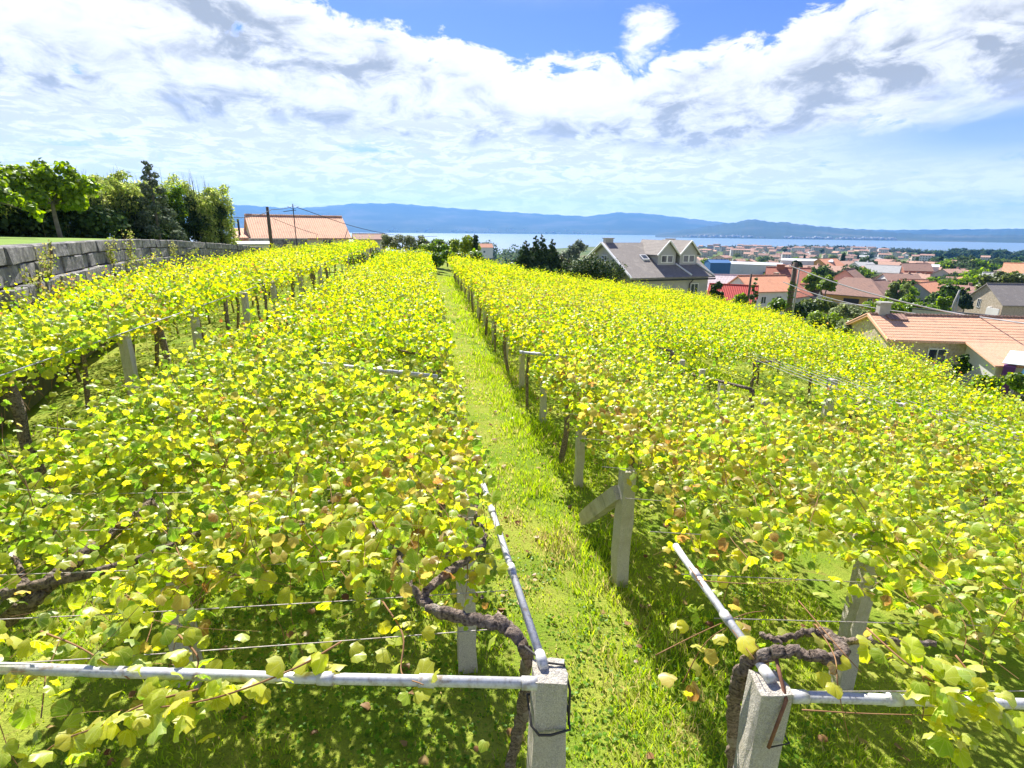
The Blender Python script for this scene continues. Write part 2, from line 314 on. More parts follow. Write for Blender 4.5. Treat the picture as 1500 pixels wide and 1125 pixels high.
class MB:
    def __init__(s): s.v = []; s.f = []; s.mi = []; s.cur = 0
    def quad(s, *pts):
        n = len(s.v); s.v += [tuple(map(float, p)) for p in pts]; s.f.append(tuple(range(n, n + len(pts)))); s.mi.append(s.cur); return s
    def box(s, x0, x1, y0, y1, z0, z1, jit=0):
        c = [[(x0, x1)[i], (y0, y1)[j], (z0, z1)[k_]] for k_ in (0, 1) for j in (0, 1) for i in (0, 1)]
        if jit: c = [[a + random.uniform(-jit, jit) for a in p] for p in c]
        n = len(s.v); s.v += [tuple(p) for p in c]
        for q in ((0, 2, 3, 1), (4, 5, 7, 6), (0, 1, 5, 4), (2, 6, 7, 3), (0, 4, 6, 2), (1, 3, 7, 5)): s.f.append(tuple(n + i for i in q)); s.mi.append(s.cur)
        return s
    def slab(s, pts, t):
        """thin slab: polygon pts (counter clockwise from above), thickness t downwards"""
        n = len(s.v); k_ = len(pts); s.v += [tuple(map(float, p)) for p in pts] + [(p[0], p[1], p[2] - t) for p in pts]
        s.f.append(tuple(range(n, n + k_))); s.f.append(tuple(n + k_ + i for i in reversed(range(k_))))
        for i in range(k_): j = (i + 1) % k_; s.f.append((n + i, n + k_ + i, n + k_ + j, n + j))
        s.mi += [s.cur] * (k_ + 2); return s
    def tube(s, pts, rad, seg=8, gn=0, cap=True):
        pts = [Vector(p) for p in pts]; m = len(pts); rads = [rad] * m if isinstance(rad, (int, float)) else rad
        prev = None; base = len(s.v); ph = [random.uniform(0, 6.28) for _ in range(6)]
        for i, p in enumerate(pts):
            d = (pts[min(i + 1, m - 1)] - pts[max(i - 1, 0)]).normalized()
            if prev is None: a = d.orthogonal().normalized()
            else: a = (prev - d * prev.dot(d)).normalized()
            prev = a; b = d.cross(a)
            for k_ in range(seg):
                t = 6.2832 * k_ / seg
                g = 1 + gn * (.34 * math.sin(2 * t + ph[0] + i * .16) + .30 * math.sin(3 * t + ph[1] + i * .12) + .26 * math.sin(5 * t + ph[3] + i * .14) + .22 * math.sin(i * .45 + ph[2]) + .10 * (random.random() - .5))
                q = p + (a * math.cos(t) + b * math.sin(t)) * rads[i] * g; s.v.append(tuple(q))
        for i in range(m - 1):
            for k_ in range(seg):
                a0 = base + i * seg + k_; a1 = base + i * seg + (k_ + 1) % seg; s.f.append((a0, a1, a1 + seg, a0 + seg)); s.mi.append(s.cur)
        if cap: s.f.append(tuple(base + k_ for k_ in reversed(range(seg)))); s.f.append(tuple(base + (m - 1) * seg + k_ for k_ in range(seg))); s.mi += [s.cur, s.cur]
        return s
    def mesh(s, name, mats, smooth=False):
        me = bpy.data.meshes.new(name); me.from_pydata(s.v, [], s.f)
        for m in (mats if isinstance(mats, (list, tuple)) else [mats]): me.materials.append(m)
        me.polygons.foreach_set('material_index', s.mi)
        if smooth: me.polygons.foreach_set('use_smooth', [True] * len(s.f))
        me.update(); return me
    def obj(s, name, mats, parent=None, smooth=False, **kw): return link(name, s.mesh(name, mats, smooth), parent, **kw)
def smoothpts(pts, n=6):
    """catmull-rom through points"""
    P = [np.array(p, float) for p in pts]; P = [2 * P[0] - P[1]] + P + [2 * P[-1] - P[-2]]; out = []
    for i in range(1, len(P) - 2):
        for k_ in range(n):
            t = k_ / n; out.append(.5 * ((2 * P[i]) + (-P[i - 1] + P[i + 1]) * t + (2 * P[i - 1] - 5 * P[i] + 4 * P[i + 1] - P[i + 2]) * t * t + (-P[i - 1] + 3 * P[i] - 3 * P[i + 1] + P[i + 2]) * t ** 3))
    out.append(P[-2]); return out
def lerp(a, b, t): return a + (b - a) * t

# ------------------------------------------------------------------ terrain
def sst(x, a, b):
    t = np.clip((x - a) / (b - a), 0, 1); return t * t * (3 - 2 * t)
def xright(Y): return np.interp(Y, [-10, 5, 12, 20, 30, 42, 60], [11.6, 11.8, 13.6, 17.6, 20.5, 20.5, 20])
def zn(X, Y):
    X = np.asarray(X, float); return np.where(X < -4, .2 + .06 * (X + 4), np.where(X < 1.2, -.05 * X, -.06 - .15 * (X - 1.2)))
def zf(X, Y):
    r = np.hypot(X, Y); az = np.degrees(np.arctan2(X, Y))
    a = np.interp(r, [0, 45, 70, 120, 300, 500, 800, 1200, 1500, 1750, 2100, 4000], [-2, -6, -8.5, -13, -20, -26, -31, -36.5, -39.5, -46, -66, -80])
    b = np.interp(r, [0, 45, 80, 130, 300, 500, 800, 1200, 1700, 4000], [1, .5, -.5, -8, -30, -40, -48, -56, -75, -80])
    w = sst(az, 2, 20); return a * w + b * (1 - w)
def zg(X, Y):
    X = np.asarray(X, float); Y = np.asarray(Y, float)
    s = np.maximum(Y - 49, X - xright(Y)); s = np.maximum(s, -Y - 30); w = sst(s, 0, 17)
    z = np.clip(zn(X, Y), -4.5, 2) * (1 - w) + zf(X, Y) * w
    r = np.hypot(X, Y)
    z = z + sst(r, 90, 400) * 2.2 * (np.sin(X * .011 + 1) * np.sin(Y * .013 + X * .004)) * np.clip((1600 - r) / 500, 0, 1)
    z = z + 1.1 * np.exp(-((X - 7.3) / 1.1) ** 2) * sst(Y, 5, 8) * (1 - sst(Y, 19, 24))
    return z
def axis(a, b, step, lo, hi, g=1.13):
    m = list(np.arange(a, b + 1e-6, step)); s = step; x = b
    while x < hi: s *= g; x += s; m.append(x)
    s = step; x = a
    while x > lo: s *= g; x -= s; m.insert(0, x)
    return np.array(m)
gx = axis(-14, 26, .6, -4200, 4500); gy = axis(-2, 54, .6, -60, 4200)
GX, GY = np.meshgrid(gx, gy); GZ = zg(GX, GY)
nx, ny = len(gx), len(gy); idx = np.arange(nx * ny).reshape(ny, nx)
fc = np.stack([idx[:-1, :-1], idx[:-1, 1:], idx[1:, 1:], idx[1:, :-1]], -1).reshape(-1, 4)
link('ground', np_mesh('ground', np.stack([GX, GY, GZ], -1).reshape(-1, 3), fc, GROUND, smooth=True), kind='structure')
b = MB(); b.quad((-9000, 300, -56.3), (10500, 300, -56.3), (10500, 10400, -56.3), (-9000, 10400, -56.3)); b.obj('sea', SEA, kind='structure')

# mountains across the water
def mountain(name, sky_pts, dist, depth, seed, basez=-57, front=.72):
    us = np.linspace(sky_pts[0][0], sky_pts[-1][0], 420); vs = np.interp(us, [p[0] for p in sky_pts], [p[1] for p in sky_pts])
    rg = np.random.default_rng(seed); rows = 16; V = []
    ph = rg.uniform(0, 6.28, 12); fr = [.012, .02, .033, .05, .08, .13, .21, .33, .5, .8, 1.1, 1.5]
    for j in range(rows + 4):
        t = j / rows
        for i, u in enumerate(us):
            wob_ = sum(math.sin(u * fr[k_] * 1.0 + ph[k_] + t * 3 * math.sin(k_)) / (1 + k_) for k_ in range(12))
            crest = vs[i] + .5 * math.sin(u * .21 + ph[0]) + .35 * math.sin(u * .53 + ph[1]); d = dist * (front + (1 - front) * min(t, 1)) + wob_ * dist * .012 * math.sin(min(t, 1) * 3.14)
            Pk = atr(u, crest, dist)
            if t <= 1:
                h = basez + (Pk[2] - basez) * (t ** 1.15) * (1 + .10 * wob_ * math.sin(t * 3.14)); Q = atr(u, crest, d); V.append((Q[0], Q[1], min(h, basez + (Pk[2] - basez) * (d / dist))))
            else:
                Q = atr(u, crest, dist + (t - 1) * depth * 4); V.append((Q[0], Q[1], basez + (Pk[2] - basez) * (1 - (t - 1) * 3.2)))
    nr, nc = rows + 4, len(us); ix = np.arange(nr * nc).reshape(nr, nc)
    f_ = np.stack([ix[:-1, :-1], ix[:-1, 1:], ix[1:, 1:], ix[1:, :-1]], -1).reshape(-1, 4)
    link(name, np_mesh(name, np.array(V), f_, MOUNT, smooth=True), kind='structure')
mountain('mountain_range', [(-500, 312), (200, 302), (350, 300), (410, 304), (455, 304), (520, 298), (580, 298), (640, 303), (690, 307), (740, 310), (800, 314), (860, 317), (905, 311), (950, 313), (1000, 319), (1060, 326), (1120, 332), (1300, 337), (1500, 335), (1700, 328), (2300, 320)], 9400, 900, 1)
mountain('hills', [(960, 343), (1000, 337), (1040, 331), (1080, 325), (1105, 320.5), (1125, 325), (1150, 325.5), (1185, 330), (1230, 334), (1290, 339), (1350, 343), (1420, 344), (1500, 344), (1600, 343), (1900, 345)], 6600, 500, 2)
mountain('mountain', [(1330, 350), (1380, 343), (1420, 340), (1450, 337), (1500, 335), (1560, 331), (1700, 330), (2300, 325)], 9000, 600, 3)

# haze: one closed box round everything
b = MB(); b.box(-9500, 11000, -120, 10900, -82, 520)
hm = bpy.data.materials.new('haze'); hm.use_nodes = True; t = hm.node_tree; t.nodes.clear(); k = NT(t)
pv = k.n('ShaderNodeVolumePrincipled'); pv.inputs['Color'].default_value = (.13, .43, 1.0, 1); pv.inputs['Density'].default_value = .00009; pv.inputs['Anisotropy'].default_value = .25
k.l(pv.outputs[0], k.n('ShaderNodeOutputMaterial').inputs['Volume'])
b.obj('haze', hm, kind='stuff')

# ------------------------------------------------------------------ vineyard
BLK = {  # block: x-range of the pergola roof, y-range
 'wall':   (-13.5, -3.9, 2.2, 47),
 'centre': (-3.05, 0.28, 2.0, 47.5),
 'path':   (1.84, 6.95, 2.0, 44),
 'slope':  (7.35, 22.0, 2.0, 43)}
def wire_z(X, Y):
    X = np.asarray(X, float); up_ = sst(-X, 3.3, 3.8); return zn(X, Y) * (1 - up_) + up_ * (.64 - .1 * np.clip(-X - 4, 0, 9)) + 1.72 - .012 * (1 - up_) * np.clip(np.asarray(Y, float) - 25, 0, 30)
_ph = RNG.uniform(0, 6.28, (8,)); _fr = [(.9, .5), (-.6, 1.1), (1.9, 1.3), (2.3, -1.7), (3.7, 2.9), (-3.1, 4.2), (.35, .27), (-.21, .4)]; _am = [.3, .3, .25, .25, .18, .18, .35, .3]
def n2(X, Y, o=0):
    return sum(a * np.sin(f[0] * X + f[1] * Y + p + o * (1 + i)) for i, (a, f, p) in enumerate(zip(_am, _fr, _ph)))
HOLES = [(330, 915, .22), (240, 880, .08), (460, 960, .32), (600, 965, .38), (700, 905, .30), (650, 1000, .5), (50, 850, .17), (140, 800, .10), (20, 905, .15), (420, 905, .22), (560, 905, .10),
         (228, 745, .13), (520, 780, .10), (1100, 900, .32), (1180, 900, .26), (1060, 830, .18), (1200, 960, .40), (1300, 985, .18), (1250, 920, .1), (1130, 850, .14),
         (1280, 770, .10), (520, 546, .45), (580, 553, .5), (460, 538, .38), (615, 566, .45), (560, 566, .35), (420, 531, .3), (690, 800, .12), (60, 955, .12), (330, 960, .2), (420, 635, .08),
         (1008, 521, .9), (1035, 534, 1.0), (1060, 547, 1.05), (1085, 560, 1.05), (1110, 573, 1.05), (1135, 585, 1.0), (1160, 596, .95), (1185, 606, .85), (1210, 614, .7),
         
         (1135, 540, 1.0), (1190, 556, .9), (1240, 568, .7), (1330, 602, .8), (1395, 624, .8), (1425, 640, .6), (1480, 755, .5), (1270, 640, .25), (870, 550, .1), (780, 520, .15), (905, 725, .1),
         (715, 470, .2), (330, 560, .0001), (1000, 560, .12)]
HPTS = [(on(u, v, 1.6)[:2], r) for u, v, r in HOLES]
for i, (p, r) in enumerate(HPTS):   # on the slope the wires hang lower
    u, v = HOLES[i][:2]
    for _ in range(4): p = on(u, v, float(wire_z(p[0], p[1])) - .1)[:2]
    if r in (.9, 1.0, 1.05, .95, .85, .7) and 1000 < u < 1230 and v < 620 and not (1132 < u < 1136): p = p * (1 - .55 / np.hypot(*p)); r *= 1.30
    HPTS[i] = (p, r)
def holes(X, Y, k_=1.0):
    d = np.ones_like(X)
    for (p, r) in HPTS: d *= 1 - .97 * np.exp(-(((X - p[0]) / r) ** 2 + ((Y - p[1]) / (r * .8)) ** 2) ** 1.5) * k_
    return d
def density(X, Y):
    d = holes(X, Y); d *= .78 + .45 * n2(X * 1.6, Y * 1.6, 2)
    front = sst(Y, 1.95, 2.6) * .68 + .32
    return d * front
PAL = np.array([(.28, .42, .045), (.43, .51, .05), (.51, .53, .055), (.57, .54, .06), (.50, .38, .11), (.36, .17, .07), (.15, .28, .035)])
def leafcol(X, Y, n):
    """autumn mix: greener close by, yellower further off, rusty patches"""
    far = sst(Y, 4, 22); pat = n2(X * .55, Y * .45, 5); rust = sst(n2(X * .8, Y * .7, 9), .35, 1.1) + .8 * np.exp(-((X - 2.2) / .8) ** 2) * sst(Y, 3, 5) * .5
    for (u, v, r_) in ((350, 532, .8), (1060, 850, .5), (880, 650, .8), (960, 700, .5), (870, 560, .7), (860, 470, 1.2), (820, 430, 1.8), (650, 600, .5), (1260, 640, 1.2), (1370, 700, .6), (60, 480, 1.0), (300, 420, 1.2)):
        q = on(u, v, 1.6 if u < 1100 else .8); rust = rust + 1.5 * np.exp(-((X - q[0]) ** 2 + (Y - q[1]) ** 2) / r_ ** 2)
    w = np.stack([.36 * (1 - far * .6) + .3 * pat.clip(0, 1), .42 + 0 * X, .30 + .30 * far, .12 + .26 * far, .02 + .03 * far + .24 * rust, .004 + .07 * rust, .20 + .28 * pat.clip(0, 1)], -1).clip(0.003, None)
    c = np.cumsum(w, -1); c /= c[..., -1:]
    k_ = (RNG.random(n)[:, None] > c).sum(-1).clip(0, 6)
    return PAL[k_] * RNG.uniform(.85, 1.12, (n, 1)) * RNG.uniform(.95, 1.05, (n, 3)), k_
L3 = np.array([(0, .36, .07), (0, 0, -.02), (-.27, -.10, -.10), (-.48, .06, -.20), (-.50, .33, -.13), (-.52, .56, -.24), (-.36, .74, -.12), (-.20, .88, -.16), (0, .97, -.26), (.20, .88, -.16), (.36, .74, -.12), (.52, .56, -.24), (.50, .33, -.13), (.48, .06, -.20), (.27, -.10, -.10)])
F3 = np.array([(0, i, i + 1 if i < 14 else 1) for i in range(1, 15)])
L2 = np.array([(0, 0, .02), (-.48, .12, -.14), (-.46, .62, -.18), (0, .96, -.10), (.46, .62, -.18), (.48, .12, -.14)])
F2 = np.array([(0, 1, 2), (0, 2, 3), (0, 3, 4), (0, 4, 5)])
L1 = np.array([(0, 0, 0), (-.5, .45, -.12), (0, 1.0, -.05), (.5, .45, -.12)]); F1 = np.array([(0, 2, 1), (0, 3, 2)])
def frames(nrm, tip):
    nrm = nrm / np.linalg.norm(nrm, axis=1, keepdims=True); tip = tip - nrm * (tip * nrm).sum(1, keepdims=True); tip /= np.linalg.norm(tip, axis=1, keepdims=True) + 1e-9
    x = np.cross(tip, nrm); return np.stack([x, tip, nrm], -1)       # columns
def leaf_arrays(pos, Rm, size, col, lvl):
    T, Fx = ((L1, F1), (L2, F2), (L3, F3))[lvl]; n = len(pos)
    V = pos[:, None, :] + np.einsum('nij,kj->nki', Rm, T) * size[:, None, None]
    if lvl == 2: V += RNG.normal(0, .035, V.shape) * size[:, None, None]
    leaf_arrays.T = np.tile(T, (n, 1)); return V.reshape(-1, 3), (Fx[None] + (np.arange(n) * len(T))[:, None, None]).reshape(-1, 3), np.repeat(col, len(T), 0)
def shoots(x0, x1, y0, y1, per_m2, nodes=9, step=.085, dfun=density, clip=None, edges=(), size=(.10, .145)):
    n = int((x1 - x0) * (y1 - y0) * per_m2 * RNG.uniform(.9, 1.1)); X = RNG.uniform(x0, x1, n); Y = RNG.uniform(y0, y1, n)
    keep = RNG.random(n) < dfun(X, Y); X, Y = X[keep], Y[keep]; n = len(X); drape = np.zeros(n, bool)
    for ex_ in edges:
        k_ = int((y1 - y0) * (9 if nodes > 9 else 8)); X = np.append(X, ex_ + RNG.normal(0, .07, k_)); Y = np.append(Y, RNG.uniform(y0, y1, k_)); drape = np.append(drape, np.ones(k_, bool)); n += k_
    if n == 0: return None
    Z = wire_z(X, Y) + .13 * n2(X * .9, Y * .9) + .07 * n2(X * 2.4, Y * 2.3, 6) + RNG.normal(0, .07, n)
    az = RNG.uniform(0, 6.283, n); rise = np.abs(RNG.normal(.28, .42, n)); rise = np.where(RNG.random(n) < .16, rise + .55, rise); rise = rise - (RNG.random(n) < .12) * .8
    rise = np.where(drape, RNG.uniform(-1.5, -.5, n), rise); L = np.where(drape, RNG.uniform(.3, .62, n), RNG.uniform(.45, 1.15, n)); t = (np.arange(nodes) + .3) / nodes; g = RNG.uniform(.12, .55, n)
    s_ = t[None] * L[:, None]; ca, sa = np.cos(az), np.sin(az)
    wig = np.sin(s_ * 9 + RNG.uniform(0, 6, n)[:, None]) * .025
    px = X[:, None] + ca[:, None] * s_ * np.cos(rise)[:, None] - sa[:, None] * wig; py = Y[:, None] + sa[:, None] * s_ * np.cos(rise)[:, None] + ca[:, None] * wig
    pz = Z[:, None] + np.sin(rise)[:, None] * s_ - g[:, None] * s_ ** 2
    side = np.where(np.arange(nodes) % 2 == 0, 1, -1)[None]
    P = np.stack([px, py, pz], -1)
    tx = -sa[:, None] * side * .8 + ca[:, None] * .6 + RNG.normal(0, .35, px.shape); ty = ca[:, None] * side * .8 + sa[:, None] * .6 + RNG.normal(0, .35, px.shape) ; tz = RNG.normal(-.25, .3, px.shape)
    tip = np.stack([tx, ty, tz], -1).reshape(-1, 3); P0 = P.reshape(-1, 3)
    pos = P0 + tip / np.linalg.norm(tip, axis=1, keepdims=True) * RNG.uniform(.03, .08, (len(P0), 1))
    nr = np.stack([RNG.normal(0, .72, len(pos)), RNG.normal(-.10, .95, len(pos)), np.full(len(pos), .72)], -1)
    sz = RNG.uniform(*size, len(pos)) * np.repeat(np.linspace(1.12, .6, nodes)[None], n, 0).ravel()
    if clip:
        lo, hi = clip; edge = .10 * n2(pos[:, 1] * 2.2, pos[:, 1] * 1.7, 3); drop = np.clip((-.1 - (pos[:, 2] - np.repeat(Z, nodes))), 0, 1)
        ok = (pos[:, 0] > lo - .10 + edge) & (pos[:, 0] < hi + .10 + edge) & (RNG.random(len(pos)) < holes(pos[:, 0], pos[:, 1], 1.0)) & (pos[:, 1] > 1.78 + .35 * RNG.random(len(pos)))
        okP = ok.reshape(n, nodes).mean(1) > .55; P = P[okP]; n = len(P); pos, nr, tip, sz = pos[ok], nr[ok], tip[ok], sz[ok]
    return dict(P=P, pos=pos, R=frames(nr, tip), size=sz, n=n)
def inview(x, y, z, m=60, far=False):
    d = np.array([x, y, z]) - CAM; zc_ = d @ fw
    if zc_ < .1: return False
    u = CX + F * (d @ rt) / zc_; v = CY - F * (d @ up) / zc_
    return -m < u < 1500 + m and -m < v < 1125 + m
# shared leaf meshes for leaves modelled one by one
LEAFVAR = []
for k_ in range(7):
    rowv = []
    for j in range(3):
        V = L3 + RNG.normal(0, .04, L3.shape); rowv.append(np_mesh('leaf', V, F3, VLEAF, col=np.tile(PAL[k_] * (.85 + .15 * j), (15, 1)), smooth=True, lp=L3))
    LEAFVAR.append(rowv)
def trunk_pts(x, y, lean=.12):
    z0 = float(zg(x, y)) - .05; z1 = float(wire_z(x, y)) - .02; a = random.uniform(0, 6.28); pts = []
    for i in range(7):
        t = i / 6; pts.append((x + math.cos(a) * lean * math.sin(t * 2.6) + random.uniform(-.02, .02), y + math.sin(a) * lean * t + random.uniform(-.03, .03), lerp(z0, z1, t)))
    return pts
ORD = 'first second third fourth fifth sixth seventh eighth ninth tenth eleventh twelfth thirteenth fourteenth fifteenth sixteenth seventeenth'.split()
WHERE = {'wall': 'pergola by the stone wall', 'centre': 'pergola left of the path', 'path': 'pergola beside the path', 'slope': 'pergola on the down slope'}
GRP = {'wall': 'grapevines trained over the pergola by the stone wall', 'centre': 'grapevines on the pergola left of the grass path', 'path': 'grapevines on the pergola right of the grass path', 'slope': 'grapevines on the pergola down the slope'}
nvine = 0; ntri = 0
def add_leaf_objs(root, loc, S, kidx, sel):
    for i in sel:
        me = LEAFVAR[int(kidx[i])][i % 3]; o = bpy.data.objects.new('leaf', me); COL.objects.link(o); o.parent = root
        M_ = Matrix([list(S['R'][i][r_] * S['size'][i]) + [S['pos'][i][r_] - loc[r_]] for r_ in range(3)] + [[0, 0, 0, 1]]); o.matrix_basis = M_
def tri_canes(P, rad):
    """thin three-sided canes along shoot node lists P (n,m,3)"""
    n, m, _ = P.shape; a = np.array([(0, 1.0, 0), (.87, -.5, 0), (-.87, -.5, 0)]) ; off_ = np.array([(1, 0, .3), (-.5, .8, -.3), (-.5, -.8, .4)]) * rad
    taper = np.linspace(1, .45, m)[None, :, None, None]
    V = (P[:, :, None, :] + off_[None, None] * taper).reshape(-1, 3); ix = np.arange(n * m * 3).reshape(n, m, 3); f_ = []
    for k_ in range(3):
        k2 = (k_ + 1) % 3; f_.append(np.stack([ix[:, :-1, k_], ix[:, :-1, k2], ix[:, 1:, k2], ix[:, 1:, k_]], -1).reshape(-1, 4))
    return V, np.concatenate(f_)
for bname, (bx0, bx1, by0, by1) in BLK.items():
    cols = max(1, round((bx1 - bx0) / (2.1 if bname != 'slope' else 2.85))); y = by0; row = 0
    while y < by1 - .5:
        rl = 2.9; y1 = min(y + rl, by1)
        for c_ in range(cols):
            x0 = lerp(bx0, bx1, c_ / cols); x1 = lerp(bx0, bx1, (c_ + 1) / cols); xm, ym = (x0 + x1) / 2, (y + y1) / 2
            if bname == 'slope' and xm > xright(ym) + .3: continue
            if bname == 'slope' and ym > 37 + .45 * (xm - 8) and ym > 40: continue
            if bname == 'wall' and xm < -np.interp(ym, [0, 10, 13, 20, 26, 36, 48], [7.6, 7.7, 8.2, 10.0, 11.6, 12.8, 13.2]): continue
            zm = float(wire_z(xm, ym)); dist = math.sqrt(xm * xm + ym * ym + 4)
            if not any(inview(px, py, zm, 120) for px in (x0, xm, x1) for py in (y, ym, y1)): continue
            loc = (xm, ym, float(zg(xm, ym)))
            lvl = 2 if dist < 9.0 else (1 if dist < 22 else 0)
            per = (82, 88, 36)[2 - lvl] if dist > 5 else 88; nodes = (10, 9, 8)[2 - lvl]; size = ((.058, .094), (.055, .088), (.085, .125))[2 - lvl]
            ex = .12
            S = shoots(x0 - (ex if c_ == 0 else 0), x1 + (ex if c_ == cols - 1 else 0), y, y1, per, nodes, size=size, clip=(bx0, bx1), edges=([bx0 + .05] if c_ == 0 and bname in ('path', 'slope') else []) + ([bx1 - .05] if c_ == cols - 1 and bname in ('path', 'centre') else []))
            if S is None: continue
            fade = int(np.interp(ym, [2, 40], [0, 9])); colname = ('fresh green', 'yellow green', 'bright yellow', 'golden yellow')[min(3, int(dist / 9))]
            side = ', ' + ORD[c_] + ' across'
            root = empty('grapevine', loc, label=f'{colname} grapevine, {ORD[row]} row of the {WHERE[bname]}{side}', cat='grapevine', group=GRP[bname])
            nvine += 1
            kc, kidx = leafcol(S['pos'][:, 0], S['pos'][:, 1], len(S['pos'])); sel = []
            if lvl == 2 and dist < 7.6:
                dd = np.linalg.norm(S['pos'] - CAM, axis=1); dc = S['pos'] - CAM; zc_ = dc @ fw; uu = CX + F * (dc @ rt) / zc_; vv = CY - F * (dc @ up) / zc_
                ok = np.where((uu > -20) & (uu < 1520) & (vv < 1140) & (zc_ > .3))[0]; sel = ok[np.argsort((dd / S['size'])[ok])][:190 if dist < 6 else 110]
                add_leaf_objs(root, loc, S, kidx, sel)
            msk = np.ones(len(kc), bool); msk[sel] = False
            V, f_, cc = leaf_arrays(S['pos'][msk] - np.array(loc), S['R'][msk], S['size'][msk], kc[msk], lvl); ntri += len(f_)
            link('foliage', np_mesh('foliage', V, f_, VLEAF, col=cc, smooth=lvl == 2, lp=leaf_arrays.T if lvl == 2 else None), root, kind='stuff')
            if lvl >= 1:
                PP = (S['P'] if lvl == 2 else S['P'][::3])[:, ::2] - np.array(loc); V, f_ = tri_canes(PP, .0034 if lvl == 2 else .005); link('canes', np_mesh('canes', V, f_, CANE), root, kind='stuff'); ntri += len(f_) * 2
            # trunk and two arms under the roof
            if not (row == 0 and bname in ('centre', 'path') and c_ == (cols - 1 if bname == 'centre' else 0)) and dist > 4.2:
                tx = x1 - .15 if (bname == 'wall' or bname == 'centre') and c_ == cols - 1 else (x0 + .32 if c_ == 0 else xm); ty = y + .6 + random.uniform(-.2, .2)
                seg = 9 if lvl == 2 else 5
                m_ = MB(); tp = trunk_pts(tx, ty); m_.tube([(p[0] - loc[0], p[1] - loc[1], p[2] - loc[2]) for p in smoothpts(tp, 4 if lvl else 1)], .045, seg, .45); m_.obj('trunk', BARK, root, True); e_ = tp[-1]
                if lvl:
                    for s_ in ((1,) if c_ == 0 else (-1,) if c_ == cols - 1 else (-1, 1)):
                        q = [(e_[0] + s_ * .45 * i, e_[1] + .12 * math.sin(i * 2 + s_) + i * .35, float(wire_z(e_[0] + s_ * .45 * i, e_[1])) - .03) for i in range(4)]; q[0] = e_
                        m_ = MB(); m_.tube([(p[0] - loc[0], p[1] - loc[1], p[2] - loc[2]) for p in smoothpts(q, 3)], [.034 - .0018 * i for i in range(10)], seg, .4); m_.obj('arm', BARK, root, True)
        y = y1; row += 1
print('vines', nvine, 'tris', ntri)
# the three old vines in front whose bare wood shows
def P3(u, v, z): return on(u, v, z)
def vine_wood(label, base, paths, canes=()):
    root = empty('grapevine', base, label=label, cat='grapevine', group='old grapevines with bare twisted trunks in the front row')
    for i, (pts, r0, r1) in enumerate(paths):
        q = smoothpts([np.array(p) - np.array(base) for p in pts], 9); n = len(q)
        q = [p + RNG.normal(0, .006, 3) for p in q]
        MB().tube(q, [lerp(r0, r1, j / (n - 1)) for j in range(n)], 14, .42).obj('trunk' if i == 0 else 'branch', BARK, root, True)
    for pts, r0 in canes:
        q = smoothpts([np.array(p) - np.array(base) for p in pts], 6); MB().tube(q, [lerp(r0, r0 * .5, j / (len(q) - 1)) for j in range(len(q))], 5, .1).obj('cane', CANE, root, True)
    return root
def foliage_on(root, polylines, n_each, hang=.5, ks=(1, 2, 3, 1, 2, 0)):
    """leaves, each its own object, along explicit canes"""
    loc = np.array(root.location)
    for pts in polylines:
        q = np.array(smoothpts(pts, 8)); n = n_each
        t = np.sort(RNG.uniform(0, len(q) - 1.001, n)); i0 = t.astype(int); p = q[i0] + (q[i0 + 1] - q[i0]) * (t - i0)[:, None]
        tip = RNG.normal(0, .6, (n, 3)); tip[:, 2] = -abs(tip[:, 2]) * hang
        pos = p + tip / np.linalg.norm(tip, axis=1, keepdims=True) * .05 + RNG.normal(0, .03, (n, 3)); nr = np.stack([RNG.normal(0, .5, n), RNG.normal(-.1, .6, n), np.full(n, .9)], -1)
        S = dict(R=frames(nr, tip), pos=pos, size=RNG.uniform(.052, .095, n)); add_leaf_objs(root, loc, S, RNG.choice(ks, n), range(n))
zb = float(zg(.3, 1.9))
tk = [P3(742, 1190, .1), P3(748, 1120, .45), P3(764, 1050, 1.0), P3(770, 990, 1.45), P3(768, 950, 1.70), P3(738, 918, 1.78), P3(690, 907, 1.78), P3(640, 893, 1.76), P3(618, 880, 1.76)]
b1 = [P3(618, 880, 1.76), P3(630, 862, 1.78), P3(662, 835, 1.78), P3(700, 806, 1.76), P3(709, 785, 1.74), P3(699, 755, 1.72), P3(697, 720, 1.72)]
b2 = [P3(705, 795, 1.75), P3(690, 768, 1.70), P3(668, 750, 1.68), P3(662, 722, 1.70)]
b3 = [P3(620, 882, 1.76), P3(600, 855, 1.80), P3(585, 815, 1.82), P3(540, 760, 1.80)]
c1 = [P3(500, 940, 1.80), P3(440, 975, 1.84), P3(360, 1008, 1.84), P3(290, 1028, 1.82), P3(200, 1040, 1.80)]
c2 = [P3(290, 1010, 1.82), P3(215, 1030, 1.80), P3(150, 1062, 1.74), P3(90, 1085, 1.66), P3(45, 1118, 1.60)]
c3 = [P3(262, 930, 1.8), P3(290, 965, 1.80), P3(275, 1010, 1.72), P3(262, 1050, 1.6)]
c4 = [P3(560, 880, 1.78), P3(590, 930, 1.76), P3(588, 985, 1.70), P3(620, 1003, 1.82)]
c5 = [P3(60, 925, 1.8), P3(120, 950, 1.82), P3(190, 995, 1.80)]
v1 = vine_wood('gnarled grey brown grapevine rising beside the left front granite post and forking over the pergola', (float(tk[0][0]), float(tk[0][1]), zb), [(tk, .031, .027), (b1, .024, .016), (b2, .012, .008), (b3, .020, .011)],
               [(c, .0055) for c in (c1, c2, c3, c4, c5)])
foliage_on(v1, [c1, c3, c4, c5], 24); foliage_on(v1, [c2], 40)
tk2 = [P3(1080, 1200, .1), P3(1074, 1120, .55), P3(1074, 1040, 1.2), P3(1080, 1000, 1.5), P3(1098, 968, 1.70), P3(1145, 953, 1.80), P3(1190, 960, 1.80), P3(1226, 963, 1.78), P3(1232, 948, 1.76), P3(1208, 928, 1.74)]
